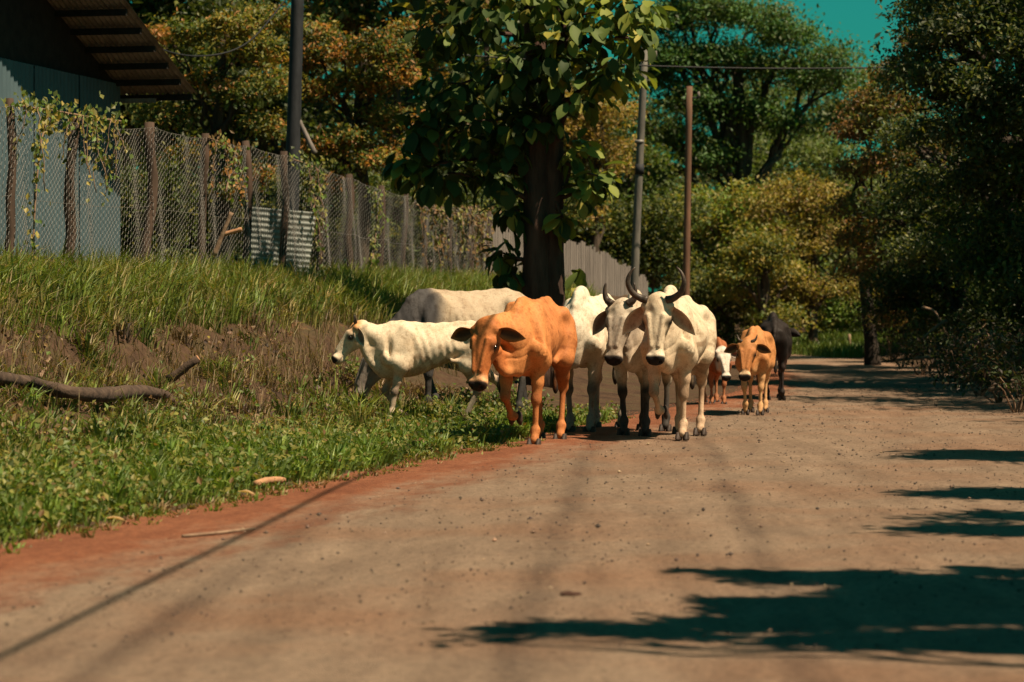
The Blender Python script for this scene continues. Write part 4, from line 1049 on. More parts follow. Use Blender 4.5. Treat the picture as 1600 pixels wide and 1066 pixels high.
for c in tclumps[:26]:
    ctr = np.array(c[0]); zt = max(ctr[2] - RNG.uniform(-.3, .9), tb[2] + .4); s_ = np.array([tb[0] + (.15 if ctr[0] > tb[0] else -.1), TY - .05, zt if ctr[2] < 6 else 5.2])
    mb = MB(); mb.tube(wander(s_, ctr, 8, .08, .04), np.linspace(.045, .012, 8), 6); mb.build('limb', M['teakbark'], teak)

# ------------------------------------------------------------------ trees behind the fence and beyond the road
tree('orange_leaved_tree', 'tree with orange tipped olive foliage above the wire fence, left of the dark pole', at(345, 420, 56), [at(345, 440, 56), at(350, 330, 56), at(340, 200, 56), at(350, 60, 56)], .16,
     clumps_px([(270, 60, 55, 38, 30, 1), (300, 130, 55.5, 40, 25, .9), (350, 50, 55, 45, 30, 1), (400, 90, 55, 45, 32, 1), (370, 150, 55, 40, 25, .8), (430, 140, 55, 40, 28, .9), (410, 205, 55, 35, 22, .8), (255, 190, 55.5, 40, 25, .8), (300, 255, 55, 45, 30, .8), (345, 300, 55, 50, 28, .8), (260, 265, 56, 35, 25, .8), (400, 280, 55, 35, 25, .8), (225, 110, 56, 30, 25, .7), (420, 30, 56, 40, 30, 1), (235, 340, 55, 30, 22, .6), (300, 350, 56, 40, 20, .6)]), 22000, .105,
     [OLV, YEL, ORG, MDG, DKG], [.32, .10, .15, .25, .18], group='trees behind the fence', twigs=20, spread=.13)
tree('orange_leaved_tree', 'tree with bright orange leaf tips, right of the dark pole', at(560, 430, 58), [at(560, 440, 58), at(570, 330, 58), at(560, 200, 58), at(570, 70, 58)], .16,
     clumps_px([(490, 60, 57, 32, 25, .8), (530, 90, 57, 45, 28, .9), (590, 80, 57, 40, 26, .9), (620, 120, 57, 35, 32, .8), (560, 140, 57, 40, 24, .8), (500, 150, 57, 30, 24, .8), (600, 190, 57.5, 40, 24, .8), (540, 225, 57, 45, 24, .8), (500, 235, 57, 35, 22, .8), (580, 260, 57, 45, 22, .8), (520, 290, 57, 35, 22, .7), (640, 60, 58, 30, 30, .8), (480, 110, 57, 25, 20, .6), (620, 240, 58, 30, 22, .7)]), 20000, .105,
     [OLV, YEL, ORG, MDG, DKG], [.28, .10, .26, .20, .16], group='trees behind the fence', twigs=20, spread=.13)
def bg_tree(label, u, vb, Y, top, wpx, hpx, n, L, cols, w=None, k=14, r=(.7, 1.3), lean=0, group='trees beyond the road bend', name='background_tree', flat=.7, tr=.16, **kw):
    X = (u - 800) / FPX * Y; zb = g1(X, Y)
    cl = scatter_px(u - wpx, u + wpx, top, top + hpx, Y - wpx / FPX * Y * .6, Y + wpx / FPX * Y * .5, k, r[0], r[1], flat)
    b = np.array([X, Y, zb])
    return tree(name, label, b, [b - UP * .1, at(u + lean * .4, (top + hpx + 440) / 2, Y), at(u + lean, top + hpx * .3, Y)], tr, cl, int(n * 1.25), L * .80, cols, w, group=group, fork=.35, **kw)
bg_tree('dark green tree rising behind the shed roof', 240, 420, 74, -150, 120, 400, 18000, .30, [DKG, MDG, OLV], [.5, .3, .2], 18, (.9, 1.6), group='trees behind the fence')
bg_tree('dark green tree behind the orange-leaved trees', 430, 420, 78, -150, 120, 500, 20000, .30, [DKG, MDG, OLV], [.55, .3, .15], 20, (.9, 1.6), group='trees behind the fence')
bg_tree('dull brown tree with thin branches behind the orange leaf tips', 620, 420, 72, -150, 90, 380, 10000, .30, [BRN, OLV, DKG], [.4, .3, .3], 12, (.7, 1.2), group='trees behind the fence')
bg_tree('dark shadowed tree directly behind the broad-leaved tree', 760, 430, 80, -100, 130, 480, 20000, .30, [DKG, MDG], [.7, .3], 20, (.9, 1.5), group='trees behind the fence')
bg_tree('tan yellow tree between the broad-leaved tree and the grey pole', 930, 450, 76, 170, 50, 190, 6000, .16, [(.33, .22, .08), YEL, OLV], [.5, .3, .2], 14, (.5, .85))
bg_tree('green tree standing behind the grey utility pole', 985, 455, 84, 130, 65, 310, 8000, .2, [MDG, DKG, FRG], [.4, .4, .2], 18, (.7, 1.1))
# the spreading tree with flat layered crown
rt_c = clumps_px([(1030, 40, 86, 50, 26, 2), (1100, 20, 86, 60, 24, 2), (1170, 35, 86, 60, 22, 2), (1235, 62, 86, 48, 20, 2), (1290, 95, 86, 36, 14, 1.8), (1060, 95, 86, 50, 24, 1.8), (1130, 95, 86, 60, 22, 2), (1210, 110, 86, 60, 22, 2), (1280, 130, 86, 45, 20, 1.6), (1090, 160, 86, 55, 22, 1.8), (1160, 180, 86, 50, 20, 1.6), (1230, 200, 86, 40, 18, 1.4), (1050, 220, 86, 45, 26, 1.6), (1110, 250, 86, 45, 22, 1.4), (1020, 130, 87, 40, 40, 1.6), (1050, -40, 86, 70, 30, 2), (1010, 290, 87, 40, 30, 1.4)])
tree('spreading_tree', 'tall spreading tree with layered fine green foliage against the sky', at(1120, 480, 86), [at(1120, 500, 86), at(1135, 400, 86), at(1150, 330, 86), at(1160, 230, 86), at(1150, 100, 86)], .30, rt_c, 52000, .135, [(.06, .13, .036), (.09, .17, .045), MDG, DKG], [.3, .35, .2, .15], group='trees beyond the road bend', twigs=34, spread=.14, fork=.3, limb_r=.5)
bg_tree('yellow green tree right of the brown pole', 1140, 480, 82, 300, 70, 200, 9000, .17, [(.25, .24, .055), (.16, .235, .05), YEL, FRG], [.35, .3, .2, .15], 20, (.5, .95))
bg_tree('pale green hazy tree under the spreading crown', 1215, 480, 98, 190, 90, 250, 8000, .22, [(.17, .20, .075), (.12, .17, .04), MDG], [.4, .3, .3], 18, (.8, 1.3))
bg_tree('olive brown tree at the road bend, left of the dark trunk', 1270, 500, 79, 290, 75, 215, 12000, .15, [(.30, .225, .07), YEL, OLV, BRN], [.3, .25, .3, .15], 26, (.45, .85))
bg_tree('bright green bush behind the bare dark trunk', 1370, 520, 84, 330, 70, 220, 8000, .17, [(.13, .20, .035), FRG, OLV], [.5, .3, .2], 18, (.5, .9))
bg_tree('small yellow green tree behind the tan heifer', 1195, 520, 77, 380, 45, 140, 5000, .15, [OLV, MDG, YEL], [.5, .3, .2], 12, (.4, .7))
bg_tree('low dark bush beside the black cow', 1120, 520, 80, 440, 60, 100, 5000, .15, [MDG, DKG, OLV], [.4, .3, .3], 12, (.4, .7))
bg_tree('green tree filling the gaps behind the spreading crown', 1140, 480, 104, 110, 110, 330, 9000, .3, [(.09, .14, .04), MDG, DKG], [.4, .3, .3], 24, (.9, 1.5))
bg_tree('tall pale green tree closing the gap under the sky opening', 1285, 480, 108, 125, 75, 300, 9000, .3, [(.15, .18, .06), (.10, .15, .04), MDG], [.4, .3, .3], 22, (.9, 1.5))
bg_tree('low green bush at the end of the road bend', 1270, 520, 92, 420, 60, 120, 5000, .2, [MDG, FRG, OLV], [.4, .3, .3], 12, (.5, .8))
bg_tree('low olive bush under the drooping tree', 1330, 530, 88, 420, 50, 130, 5000, .2, [MDG, OLV, DKG], [.4, .3, .3], 12, (.5, .8))
# a far wood closes the horizon
UG = 'undergrowth behind the fence'
for i, (u, Y, tp, wd, lab) in enumerate([(215, 52, 300, 35, 'dark bush between the blue shed and the leaning timber'), (300, 57, 290, 50, 'shaded bush low behind the wire fence near the leaning timber'), (400, 60, 270, 55, 'shaded bush behind the zinc sheet'), (500, 60, 280, 50, 'shaded bush under the orange leaf tips'),
        (590, 62, 300, 50, 'shaded bush behind the far fence posts'), (680, 66, 290, 50, 'dark thicket left of the broad-leaved tree'), (770, 70, 300, 50, 'dark thicket right behind the double trunk'), (860, 74, 300, 50, 'dark thicket above the board fence'), (930, 78, 330, 50, 'dark thicket left of the grey pole'), (1020, 78, 330, 45, 'dark thicket between the two utility poles'), (1090, 88, 330, 45, 'dark thicket right of the brown pole')]):
    bg_tree(lab, u, 440, Y, tp, wd, 440 - tp + 10, 6500, .15, [DKG, MDG, OLV], [.5, .3, .2], 18, (.5, .85), group=UG, name='thicket', tr=.05, cat='bush')
fw = []
for i in range(110):
    Y = RNG.uniform(110, 150); fw.append((np.array([RNG.uniform(-32, 34), Y, RNG.uniform(1.0, 7.5)]), (RNG.uniform(2, 4), 2.5, RNG.uniform(1.6, 3))))
for i in range(40): fw.append((np.array([RNG.uniform(-24, 1.5), RNG.uniform(100, 125), RNG.uniform(6, 14)]), (RNG.uniform(2, 3.5), 2.5, RNG.uniform(1.6, 2.6))))
o = foliage('far_wood', None, fw, 46000, .66, [DKG, MDG, OLV, (.07, .075, .03)], None, twigs=20, spread=.2); tag(o, 'dark far wood closing the view behind the trees', kind='stuff')

# ------------------------------------------------------------------ the dark right-hand side
RT = 'trees overhanging the road on the right'
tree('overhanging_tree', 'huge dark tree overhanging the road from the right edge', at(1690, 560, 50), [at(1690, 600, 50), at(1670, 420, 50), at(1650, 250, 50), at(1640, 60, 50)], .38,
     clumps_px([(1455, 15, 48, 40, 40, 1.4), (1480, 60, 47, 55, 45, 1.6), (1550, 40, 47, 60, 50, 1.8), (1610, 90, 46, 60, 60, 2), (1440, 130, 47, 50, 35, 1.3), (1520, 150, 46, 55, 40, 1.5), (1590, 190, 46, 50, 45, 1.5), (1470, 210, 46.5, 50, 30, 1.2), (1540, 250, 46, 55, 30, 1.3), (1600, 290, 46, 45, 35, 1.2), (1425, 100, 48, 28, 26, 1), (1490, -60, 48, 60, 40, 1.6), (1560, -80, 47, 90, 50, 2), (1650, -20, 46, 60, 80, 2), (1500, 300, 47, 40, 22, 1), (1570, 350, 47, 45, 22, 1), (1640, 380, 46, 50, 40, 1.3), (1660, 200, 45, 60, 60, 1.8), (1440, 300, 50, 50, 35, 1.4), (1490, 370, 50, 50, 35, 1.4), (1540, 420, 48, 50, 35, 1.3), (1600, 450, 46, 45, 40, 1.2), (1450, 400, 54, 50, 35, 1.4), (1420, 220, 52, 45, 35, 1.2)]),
     56000, .10, [DKG, (.085, .10, .05), MDG, OLV], [.30, .3, .25, .15], group=RT, bark='shadebark', twigs=34, spread=.13, fork=.3, limb_r=.4)
tree('drooping_tree', 'orange brown leaved tree drooping over the road bend on the right', at(1365, 570, 63), [at(1365, 590, 63), at(1358, 500, 63), at(1352, 420, 63), at(1385, 330, 63), at(1420, 200, 62)], .17,
     clumps_px([(1400, 120, 60, 28, 22, 1), (1360, 165, 60, 28, 22, 1), (1345, 210, 60, 32, 28, 1), (1400, 180, 59, 40, 30, 1), (1340, 270, 60, 28, 25, .9), (1390, 260, 59, 40, 30, 1), (1440, 250, 58, 40, 35, 1), (1350, 330, 60, 28, 22, .8), (1400, 330, 59, 35, 25, .9), (1330, 380, 60.5, 25, 20, .7), (1450, 340, 58, 40, 25, 1), (1380, 400, 60, 30, 18, .8), (1440, 410, 58, 35, 20, .8), (1440, 70, 60, 28, 20, 1), (1340, 430, 61, 28, 22, .8), (1390, 450, 61, 34, 24, .9), (1430, 470, 60, 34, 26, .9), (1330, 330, 61, 26, 24, .8), (1370, 360, 62, 40, 30, 1), (1400, 500, 62, 30, 26, .8)]),
     32000, .095, [BRN, (.16, .085, .035), OLV, DKG, ORG], [.30, .16, .26, .2, .08], group=RT, bark='shadebark', twigs=24, spread=.14)
bg_tree('dark leafy tree filling the shade above the right bank', 1500, 560, 56, 330, 110, 190, 14000, .12, [DKG, MDG, (.02, .03, .012)], [.5, .3, .2], 24, (.45, .8), group=RT, bark='shadebark', name='shade_tree')
bg_tree('shadowed tree at the right edge of the view', 1610, 560, 47, 380, 60, 200, 9000, .11, [DKG, MDG, FRG], [.5, .3, .2], 16, (.4, .7), group=RT, bark='shadebark', name='shade_tree')
bg_tree('shadowed tree between the two dark trunks on the right', 1440, 545, 66, 400, 60, 150, 8000, .13, [DKG, MDG], [.6, .4], 16, (.4, .7), group=RT, bark='shadebark', name='shade_tree')
bg_tree('tall dark tree behind the right bank', 1590, 560, 70, -60, 130, 560, 14000, .2, [DKG, MDG], [.6, .4], 30, (.9, 1.5), group=RT, bark='shadebark', name='shade_tree')
# shrubs, litter and dead sticks on the right bank
def shrub(label, u, Y, h, w, n, L, cols, group, side='r'):
    X = (u - 800) / FPX * Y; zb = g1(X, Y); root = empty('shrub', (X, Y, zb)); tag(root, label, 'shrub', group)
    mb = MB()
    for i in range(6):
        e = np.array([X, Y, zb]) + np.array([RNG.normal() * w * .6, RNG.normal() * w * .6, h * RNG.uniform(.6, 1)]); mb.tube(wander([X, Y, zb - .05], e, 6, .1), np.linspace(.018, .005, 6), 5)
    mb.build('stem', M['stick'], root)
    cl = [(np.array([X, Y, zb]) + np.array([RNG.normal() * w * .5, RNG.normal() * w * .5, h * RNG.uniform(.25, .9)]), RNG.uniform(.25, .5) * w + .1) for i in range(7)]
    foliage('leaves', root, cl, n, L, cols, None, twigs=12, spread=.2, kind='stuff')
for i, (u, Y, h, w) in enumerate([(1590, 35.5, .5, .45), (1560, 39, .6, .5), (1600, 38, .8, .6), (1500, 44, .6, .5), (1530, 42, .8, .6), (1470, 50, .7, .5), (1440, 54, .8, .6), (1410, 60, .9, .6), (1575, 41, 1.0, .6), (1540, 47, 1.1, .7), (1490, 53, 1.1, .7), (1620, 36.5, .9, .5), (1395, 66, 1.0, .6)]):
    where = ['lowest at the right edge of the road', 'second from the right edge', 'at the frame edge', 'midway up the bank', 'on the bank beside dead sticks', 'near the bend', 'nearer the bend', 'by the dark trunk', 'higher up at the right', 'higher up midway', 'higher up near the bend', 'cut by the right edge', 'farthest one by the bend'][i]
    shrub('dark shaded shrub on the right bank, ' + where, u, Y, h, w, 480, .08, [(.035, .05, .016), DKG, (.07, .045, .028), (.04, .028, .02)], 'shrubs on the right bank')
for i, (u, v, Y, du, dv_) in enumerate([(1440, 480, 52, 30, 22), (1480, 500, 48, -40, 30), (1535, 520, 44, 45, 18), (1500, 545, 44, 50, -28), (1560, 575, 40, -50, 14), (1430, 560, 50, 40, 8), (1585, 540, 41, -30, 40), (1545, 610, 37, 48, -6)]):
    o = one_tube('dead_stick', ['pale dead stick slanting in the shade by the bend', 'bent dead stick on the right bank', 'thick dead stick lying high on the right bank', 'dead stick poking up over the right bank', 'dead stick lying on leaf litter at the right', 'dead stick at the foot of the shaded trees', 'dead stick slanting at the right edge', 'dry stick lying at the right edge of the road'][i], 'stick',
                 [at(u, v, Y), at(u + du * .5 + 4, v + dv_ * .5 - 5, Y - .1), at(u + du, v + dv_, Y - .2)], [.03, .024, .012], 'stick', 8, 6, .15, 'dead sticks on the right bank')
one_tube('marker_post', 'thin wooden post standing in the grass at the road bend', 'post', [at(1328, 562, 76), at(1328, 545, 76), at(1327, 522, 76)], .035, 'stick', 6, 6, .05)

# trees outside the view whose shade falls on the road
def off_tree(label, bx, by, clumps, n, L, cols=(MDG, DKG, OLV)):
    zb = g1(bx, by); b = np.array([bx, by, zb])
    return tree('roadside_tree', label, b, [b - UP * .1, b + np.array([-.2, .2, 2.2]), b + np.array([-.6, .3, 4.2])], .16, clumps, n, L, list(cols), None, group='trees beside the road out of view', fork=.4, limb_r=.35, twigs=16, spread=.17, shell=.3)
def shc(X, Y, z, r, fl=.5): return (np.array([X + SHX * z, Y + SHY * z, z]), (r, r * .9, r * fl))
def gp(u, v): Yg = CAMZ * FPX / (v - HOR); return (u - 800) / FPX * Yg, Yg
cl = []
for (u, v, r) in [(1130, 895, .14), (1210, 898, .22), (1300, 905, .36), (1400, 915, .5), (1500, 925, .6), (1600, 930, .7), (1250, 945, .32), (1350, 955, .42), (1450, 960, .5), (1560, 955, .55), (1150, 940, .14), (1190, 955, .2), (1100, 972, .2), (1190, 978, .26), (1280, 980, .26), (1040, 990, .17), (960, 988, .15), (890, 985, .17), (830, 988, .13), (780, 1000, .08), (745, 1006, .05), (1240, 1000, .12), (1330, 1005, .22), (1420, 1005, .30), (1510, 1010, .33), (1600, 1005, .4), (1700, 960, .8), (1750, 900, .8)]:
    X, Y = gp(u, v); cl.append(shc(X, Y, RNG.uniform(4.6, 5.4), r * .95))
off_tree('roadside tree beside the camera shading the near road', 6.6, 8.5, cl, 30000, .15)
cl = []
for (u, v, r) in [(1500, 712, .3), (1560, 712, .5), (1620, 715, .7), (1700, 715, .9), (1470, 708, .15), (1520, 776, .25), (1580, 775, .4), (1650, 775, .6), (1490, 775, .12), (1500, 832, .2), (1560, 830, .3), (1620, 830, .4), (1470, 815, .08), (1540, 812, .16), (1600, 808, .25)]:
    X, Y = gp(u, v); cl.append(shc(X, Y, RNG.uniform(4.8, 5.6), r * 1.35))
off_tree('roadside tree right of the view shading the middle road', 9.2, 17.0, cl, 16000, .15)
cl = []
for (u, v, r) in [(1600, 640, .7), (1520, 635, .6), (1440, 628, .55), (1360, 625, .45), (1290, 622, .4), (1560, 620, .7), (1480, 612, .7), (1400, 605, .7), (1330, 600, .5), (1640, 600, 1.1), (1540, 595, 1.0), (1460, 590, 1.0), (1260, 612, .25), (1230, 624, .2), (1380, 585, .8), (1300, 582, .5), (1420, 576, .9), (1340, 574, .6), (1270, 576, .5)]:
    X, Y = gp(u, v); cl.append(shc(X, Y, RNG.uniform(6.5, 8.0), r * 1.75))
t3 = off_tree('tall roadside tree right of the view shading the far road', 13.5, 38.0, cl + [(np.array([14.5, 36, 5.5]), 1.6), (np.array([13, 41, 7.5]), 1.8), (np.array([15, 44, 6.5]), 2.0), (np.array([12.5, 46, 6]), 1.5), (np.array([14, 50, 7]), 2)] + [(np.array([11.0 + .5 * (i % 3), 30.5 + 1.7 * i, 6.4 + .5 * (i % 2)]), (1.7, 1.5, .8)) for i in range(11)], 38000, .23)  # extra unseen crown clumps added to throw shade on the right bank

# ------------------------------------------------------------------ grass and weeds on the left bank
def lat_pts(n, q0, q1, Y0, Y1, bias=1.0):
    Y = Y0 + (Y1 - Y0) * RNG.random(n) ** bias
    q = RNG.uniform(q0, q1, n)
    xl = XL(Y); D = np.maximum(xl - XF(np.minimum(Y, 72)), 1.5); X = xl - q * D / 7.1
    return X, Y, q
def blades(X, Y, h, cols, lean=.5, w=.008, z=None, ang=None):
    n = len(X); z = ground(X, Y) if z is None else z
    a = RNG.uniform(0, 2 * np.pi, n) if ang is None else ang; d = np.stack([np.cos(a), np.sin(a), np.zeros(n)], -1)
    s_ = np.stack([-np.sin(a), np.cos(a), np.zeros(n)], -1); s_ = s_ * .5 + np.array([.8, 0, 0]); s_ /= np.linalg.norm(s_, axis=1)[:, None]
    b = np.stack([X, Y, z - .01], -1); ln = (lean * RNG.uniform(.2, 1.3, n))[:, None]; h = h[:, None]; w = np.broadcast_to(w, (n,))[:, None]
    p1 = b + np.array([0, 0, 1]) * h * .55 + d * h * ln * .28; p2 = b + np.array([0, 0, 1]) * h * (.98 - .35 * ln * ln) + d * h * ln
    V = np.stack([b - s_ * w * .8, b + s_ * w * .8, p1 + s_ * w, p1 - s_ * w, p2], 1).reshape(-1, 3)
    base = np.arange(n)[:, None] * 5
    return V, base + np.array([0, 1, 2, 3]), base + np.array([3, 2, 4]), np.repeat(cols, 5, 0)
GR = [(.120, .168, .030), (.170, .210, .042), (.085, .122, .028), (.26, .235, .07), (.34, .25, .11)]
def bare(X, Y):
    xl = XL(Y); q = (xl - X) / np.maximum(xl - XF(np.minimum(Y, 72)), 1.5) * 7.1
    b = vnoise(X, Y * .7, 1.25, 31) + .5 * vnoise(X, Y, 3.4, 33)
    m = sstep(1.7, 2.4, q) * sstep(5.0, 4.5, q) * sstep(-.45, .05, b)
    p = sstep(26.5, 28, Y) * sstep(34, 32.5, Y) * sstep(.5, .9, q) * sstep(2.6, 1.9, q) * sstep(-.35, .1, b)
    return np.maximum(m, p) * .93
def clumpy(X, Y, s, thr, seed): return (vnoise(X, Y, s, seed) + RNG.normal(size=len(X)) * .35 > thr) & (RNG.random(len(X)) > bare(X, Y))
def grass_obj(name, label, parts):
    V, Q, T, C = [], [], [], []; n0 = 0
    for v, q, t, c in parts: V.append(v); Q.append(q + n0); T.append(t + n0); C.append(c); n0 += len(v)
    o = mesh_obj(name, np.concatenate(V), [np.concatenate(Q), np.concatenate(T)], M['grass'], None, np.concatenate(C), smooth=False); tag(o, label, 'grass', kind='stuff')
# tall grass along the top of the bank
X, Y, q = lat_pts(24000, 4.9, 7.3, 20, 62, .9); k = clumpy(X, Y, 1.4, -.35, 1); X, Y, q = X[k], Y[k], q[k]
hh = RNG.uniform(.18, .52, len(X)) * (.65 + .5 * sstep(4, 6, q)) * (1 + .35 * vnoise(X, Y, 2.0, 8)); top = blades(X, Y, hh, palette(len(X), GR, [.32, .28, .16, .16, .08]), .95, RNG.uniform(.005, .011, len(X)))
def tufts(n, q0, q1, Y0, Y1, per, h0, h1, cols, w=None, rad=.07, thr=-9, seed=1):
    X, Y, q = lat_pts(n, q0, q1, Y0, Y1, .9); k = clumpy(X, Y, 1.1, thr, seed); X, Y = X[k], Y[k]
    cnt = RNG.integers(int(per * .6), int(per * 1.4), len(X)); I = np.repeat(np.arange(len(X)), cnt); m = len(I)
    a = RNG.uniform(0, 2 * np.pi, m); r = np.abs(RNG.normal(size=m)) * rad
    bx, by = X[I] + np.cos(a) * r, Y[I] + np.sin(a) * r
    h = (RNG.uniform(h0, h1, len(X)))[I] * RNG.uniform(.55, 1.15, m)
    tint = palette(len(X), cols, w, None, .3)[I] * RNG.uniform(.75, 1.25, (m, 1))
    return blades(bx, by, h, tint, .95, RNG.uniform(.004, .010, m), None, a)
tuf = tufts(1350, 4.75, 7.4, 19, 60, 26, .25, .62, GR, [.34, .3, .14, .16, .06], .08)
X, Y, q = lat_pts(7000, 3.6, 6.8, 20, 50, .9); dry = blades(X, Y, RNG.uniform(.2, .55, len(X)), palette(len(X), [(.24, .17, .085), (.16, .11, .06), (.20, .16, .07)]), .8, .004)
grass_obj('tall_grass', 'tall green grass along the top of the bank by the fence', [top, tuf, dry])
# short grass at the foot of the bank, spilling on to the red verge
X, Y, q = lat_pts(60000, -.12, 1.9, 13, 34, .9); k = clumpy(X, Y, 2.4, .35 - 1.0 * sstep(0, .45, q), 2) ; k &= (RNG.random(len(X)) < np.where(Y > 27, .8, 1)); X, Y, q = X[k], Y[k], q[k]
low = blades(X, Y, RNG.uniform(.05, .17, len(X)) * (.45 + .55 * sstep(-.1, .5, q)), palette(len(X), [(.115, .175, .028), (.155, .215, .038), (.08, .125, .025), (.23, .22, .05)]), .8, RNG.uniform(.004, .008, len(X)), np.maximum(ground(X, Y), .0))
X, Y, q = lat_pts(20000, 1.3, 3.9, 16, 34, .9); k = clumpy(X, Y, 1.9, .35, 3); X, Y, q = X[k], Y[k], q[k]
mid = blades(X, Y, RNG.uniform(.08, .32, len(X)), palette(len(X), GR, [.26, .24, .2, .16, .14]), .85, RNG.uniform(.004, .007, len(X)))
X, Y, q = lat_pts(22000, 2.0, 4.4, 16, 36, .9); k = clumpy(X, Y, 1.5, -.3, 5); X, Y, q = X[k], Y[k], q[k]
mt = tufts(520, 1.6, 4.9, 16, 34, 22, .15, .4, GR, [.3, .3, .14, .16, .10], .06)
lt = tufts(800, .15, 1.4, 13, 33, 22, .10, .24, [(.13, .20, .032), (.17, .235, .042), (.09, .145, .027)], None, .06)
ds = tufts(300, 2.4, 4.8, 16, 36, 24, .12, .34, [(.20, .13, .075), (.12, .072, .045), (.055, .035, .025), (.26, .18, .10)], None, .08)
dead = blades(X, Y, RNG.uniform(.08, .30, len(X)), palette(len(X), [(.24, .155, .085), (.15, .092, .055), (.30, .21, .115), (.08, .052, .036)]), 1.0, .004)
grass_obj('bank_grass', 'short grass and dry straw growing over the bank slope', [low, mid, dead, mt, lt, ds, tufts(260, -.35, .12, 13, 28, 9, .04, .11, [(.13, .19, .032), (.20, .19, .06), (.24, .16, .08)], None, .035)])
# broad-leaved ground cover
def cover(name, label, n, q0, q1, Y0, Y1, L, cols, thr, seed, h=.10, w=None):
    X, Y, q = lat_pts(n, q0, q1, Y0, Y1, .9); k = clumpy(X, Y, 1.7, thr, seed); X, Y, q = X[k], Y[k], q[k]; n = len(X)
    C = np.stack([X, Y, ground(X, Y) + RNG.random(n) ** 1.4 * h * (1 + .8 * vnoise(X, Y, 2.6, seed + 3))], -1)
    D = unit(n) + np.array([0, 0, -.1]); Nn = unit(n) * .55 + np.array([.15, -.35, .9]); Ls = L * RNG.uniform(.6, 1.5, n)
    V, Q = leaf_quads(C, D, Nn, Ls, Ls * .68); o = mesh_obj(name, V, [Q], M['leaf'], None, np.repeat(palette(n, cols, w), 4, 0), smooth=False); tag(o, label, 'weeds', kind='stuff')
cover('ground_cover', 'low leafy weeds covering the lower bank', 56000, .1, 2.8, 13, 34, .046, [(.17, .165, .04), (.12, .175, .034), MDG, (.25, .225, .055), BRN], -.1, 11, .15, [.28, .3, .18, .16, .08])
cover('slope_weeds', 'leafy creeping weeds over the steep part of the bank', 36000, 2.0, 4.4, 15, 36, .05, [OLV, FRG, MDG, BRN, YEL, (.07, .04, .026)], .15, 14, .16, [.24, .16, .12, .24, .08, .16])
cover('dead_leaves', 'dead brown leaf litter on the bank', 26000, .4, 4.8, 14, 36, .055, [(.16, .09, .05), (.09, .05, .03), (.24, .15, .08), (.05, .03, .022)], -.4, 17, .05)
# grass beyond the bend
Yg = RNG.uniform(71, 86, 9000); Xg = XR(Yg) + RNG.uniform(-.1, 6, 9000); gv = blades(Xg, Yg, RNG.uniform(.12, .4, 9000), palette(9000, [(.07, .12, .02), (.10, .15, .03), (.13, .16, .04)]), .6, .014)
grass_obj('verge_grass', 'bright grass on the verge at the road bend', [gv])

# weeds around the hooves: small leafy plants one can tell apart
for i, (u, v, hh, lab) in enumerate([(748, 648, .30, 'leafy weed in front of the thin cream cow'), (775, 640, .26, 'leafy weed left of the orange cow'), (805, 640, .30, 'leafy weed between the orange cow and the grey cow'), (735, 672, .22, 'low dark weed in the shadow left of the orange cow'),
                                     (770, 668, .2, 'low weed right beside the lifted hoof of the orange cow'), (846, 655, .26, 'yellow green weed seen between the orange cow legs'), (560, 600, .28, 'weed clump below the muzzle of the grey cow'), (700, 655, .2, 'weed growing from red soil below the thin cream cow'), (655, 655, .16, 'small weed near the hooves of the thin cream cow')]):
    Yt = 20.0
    while CAMZ - (v - HOR) / FPX * Yt > g1((u - 800) / FPX * Yt, Yt) and Yt < 44: Yt += .03
    X = (u - 800) / FPX * Yt; zb = g1(X, Yt); root = empty('weed_plant', (X, Yt, zb)); tag(root, lab, 'weed', 'weeds among the herd')
    mb = MB(); b = np.array([X, Yt, zb])
    C = []
    for j in range(7):
        e = b + np.array([RNG.normal() * .13, RNG.normal() * .13, hh * RNG.uniform(.6, 1.1)]); P = wander(b, e, 6, .1); mb.tube(P, .004, 4); C.append(P[2:] + RNG.normal(size=(4, 3)) * .01)
    mb.build('stem', M['stick'], root)
    C = np.concatenate(C); C = np.repeat(C, 5, 0) + RNG.normal(size=(len(C) * 5, 3)) * .035; m = len(C)
    V, Q = leaf_quads(C, unit(m), unit(m) * .5 + np.array([.2, -.4, .8]), .06 * RNG.uniform(.6, 1.3, m), .04); mesh_obj('leaves', V, [Q], M['leaf'], root, np.repeat(palette(m, [OLV, FRG, MDG, (.15, .15, .04)]), 4, 0), smooth=False)['kind'] = 'stuff'

# ------------------------------------------------------------------ fallen wood on the bank
def on_bank(u, v, up=.04):
    Yt = 13.0
    while Yt < 44:
        X = (u - 800) / FPX * Yt
        if CAMZ - (v - HOR) / FPX * Yt <= g1(X, Yt) + up: break
        Yt += .02
    return np.array([(u - 800) / FPX * Yt, Yt, g1((u - 800) / FPX * Yt, Yt) + up])
one_tube('fallen_log', 'long fallen dead branch lying across the bank at the left', 'log', [on_bank(-20, 588, .18), on_bank(45, 600, .18), on_bank(100, 612, .16), on_bank(160, 618, .18), on_bank(215, 612, .18), on_bank(258, 620, .14), on_bank(290, 640, .08)], [.055, .06, .055, .068, .066, .055, .02], 'log', 26, 10, .12)
st_ = empty('branch_stub', on_bank(268, 592, .05)); tag(st_, 'broken branch stub with a pale cut end on the bank', 'branch')
pA = on_bank(262, 596, .10); pB = pA + np.array([.31, -.02, .22])
mb = MB(); mb.tube(wander(pA, pB, 7, .03), np.linspace(.05, .038, 7), 9, .1); mb.build('wood', M['log'], st_)
mb = MB(); mb.tube([pB, pB + (pB - pA) * .03], .034, 9); mb.build('cut_end', M['cutwood'], st_)
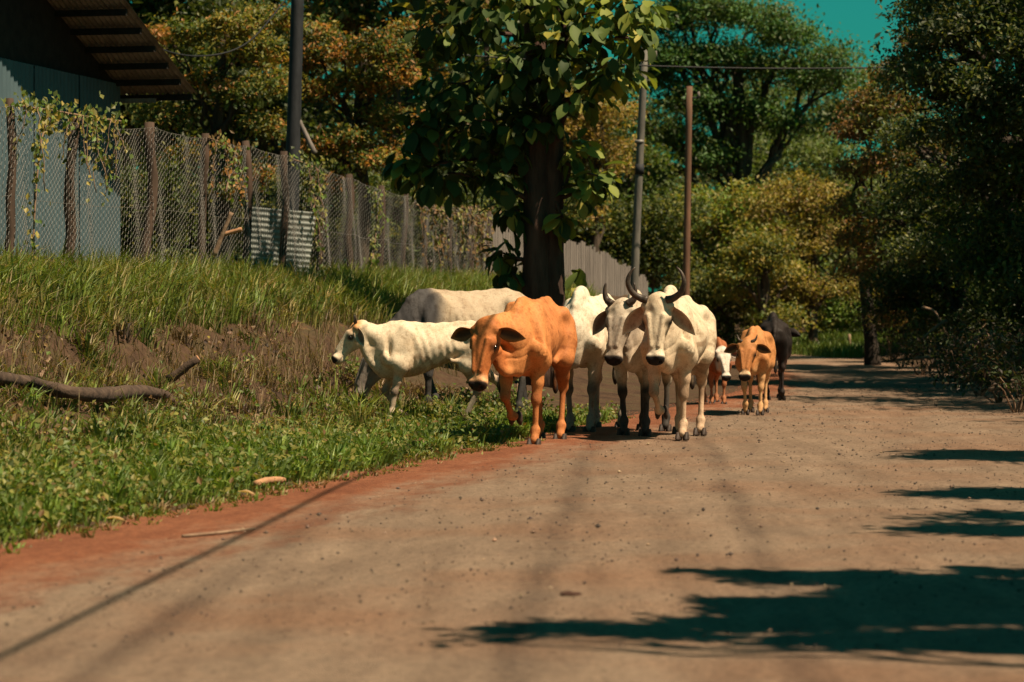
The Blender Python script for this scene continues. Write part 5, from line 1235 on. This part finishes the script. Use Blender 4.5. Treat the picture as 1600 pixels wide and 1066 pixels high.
for nm, lab, pts, r, mt in [('fallen_stick', 'pale fallen stick low on the bank', [(362, 678), (385, 684), (412, 690)], .026, 'stick'), ('fallen_stick', 'grey stick slanting below the fallen log', [(278, 612), (290, 630), (302, 642)], .022, 'log'), ('wood_chip', 'pale piece of wood at the edge of the red verge', [(400, 756), (420, 751), (444, 750)], .026, 'cutwood'),
                            ('fallen_stick', 'thin dry stick lying on the red verge', [(285, 838), (340, 833), (398, 826)], .009, 'stick'), ('root', 'bent root sticking out of the bank at the left', [(62, 590), (70, 578), (78, 560)], .02, 'stick'), ('fallen_stick', 'dark thin stick above the cow path', [(490, 632), (540, 640), (610, 634)], .018, 'log')]:
    one_tube(nm, lab, 'stick' if nm != 'wood_chip' else 'wood', [on_bank(a, b, r + .02) for a, b in pts], [r, r, r * .8], mt, 9, 7, .15, 'fallen wood on the bank')
for u, v, lab in [(372, 768, 'pale dry leaf curled at the grass edge'), (165, 812, 'yellow fallen leaf in the grass at the left')]:
    p = on_bank(u, v, .05); V, Q = broad_leaf(.13, .08, u); o = mesh_obj('fallen_leaf', V + p, [Q], M['bigleaf'], None, np.tile((.42, .27, .13), (len(V), 1))); tag(o, lab, 'leaf', 'fallen leaves')

# loose stones on the road
def stones():
    n = 32000; Y = 11 + 36 * RNG.random(n) ** 1.0; f = RNG.random(n); f = np.where(RNG.random(n) < .3, f * .16, f); X = XL(Y) - .3 + f * (XR(Y) - XL(Y) + .3)
    k = (vnoise(X, Y, 1.1, 21) + RNG.normal(size=n) * .5 > -.2); X, Y = X[k], Y[k]; n = len(X)
    r = (.0025 + .0085 * RNG.random(n) ** 3.0) * np.where((RNG.random(n) < .05) & (Y > 14), 1.8, 1)
    oc = np.array([[1, 0, 0], [0, 1, 0], [-1, 0, 0], [0, -1, 0], [0, 0, .75], [0, 0, -.6]], float)
    V = (oc[None] * RNG.uniform(.65, 1.25, (n, 6, 1)) * r[:, None, None]) + np.stack([X, Y, .014 + r * .4], -1)[:, None]
    T0 = np.array([[0, 1, 4], [1, 2, 4], [2, 3, 4], [3, 0, 4], [1, 0, 5], [2, 1, 5], [3, 2, 5], [0, 3, 5]])
    T = (T0[None] + np.arange(n)[:, None, None] * 6).reshape(-1, 3)
    c = palette(n, [(.05, .035, .028), (.09, .06, .045), (.30, .20, .13), (.14, .09, .06)], [.3, .3, .15, .25])
    rd_ = (X - XL(Y) < .75 + .3 * vnoise(X, Y, 1.5, 4)); c[rd_] = palette(int(rd_.sum()), [(.20, .07, .035), (.12, .045, .025), (.28, .11, .055)])
    m, nt, b = new_mat('loose_stone'); a = nd(nt, 'ShaderNodeAttribute', attribute_name='Col'); nt.links.new(a.outputs['Color'], b.inputs['Base Color']); b.inputs['Roughness'].default_value = .9
    o = mesh_obj('road_gravel', V.reshape(-1, 3), [T], m, None, np.repeat(c, 6, 0), smooth=False); tag(o, 'loose dark pebbles scattered over the dirt road', 'gravel', kind='stuff')
stones()

# trampled dung and clods on the road
def dung(label, u, v, r, col):
    X, Y = gp(u, v); V, Q = sphere(r, 8, 14)
    V[:, 2] *= .28; V *= 1 + .22 * vnoise(V[:, 0] / r * 2 + u, V[:, 1] / r * 2, 1.6, 3)[:, None]
    o = mesh_obj('dung_pat', V + np.array([X, Y, .018]), [Q], simple_mat('dung', col, tuple(c * 2 for c in col), 30, .9, .8)); tag(o, label, 'dung', None)
dung('dark dung pat on the near road', 890, 935, .05, (.035, .016, .010))
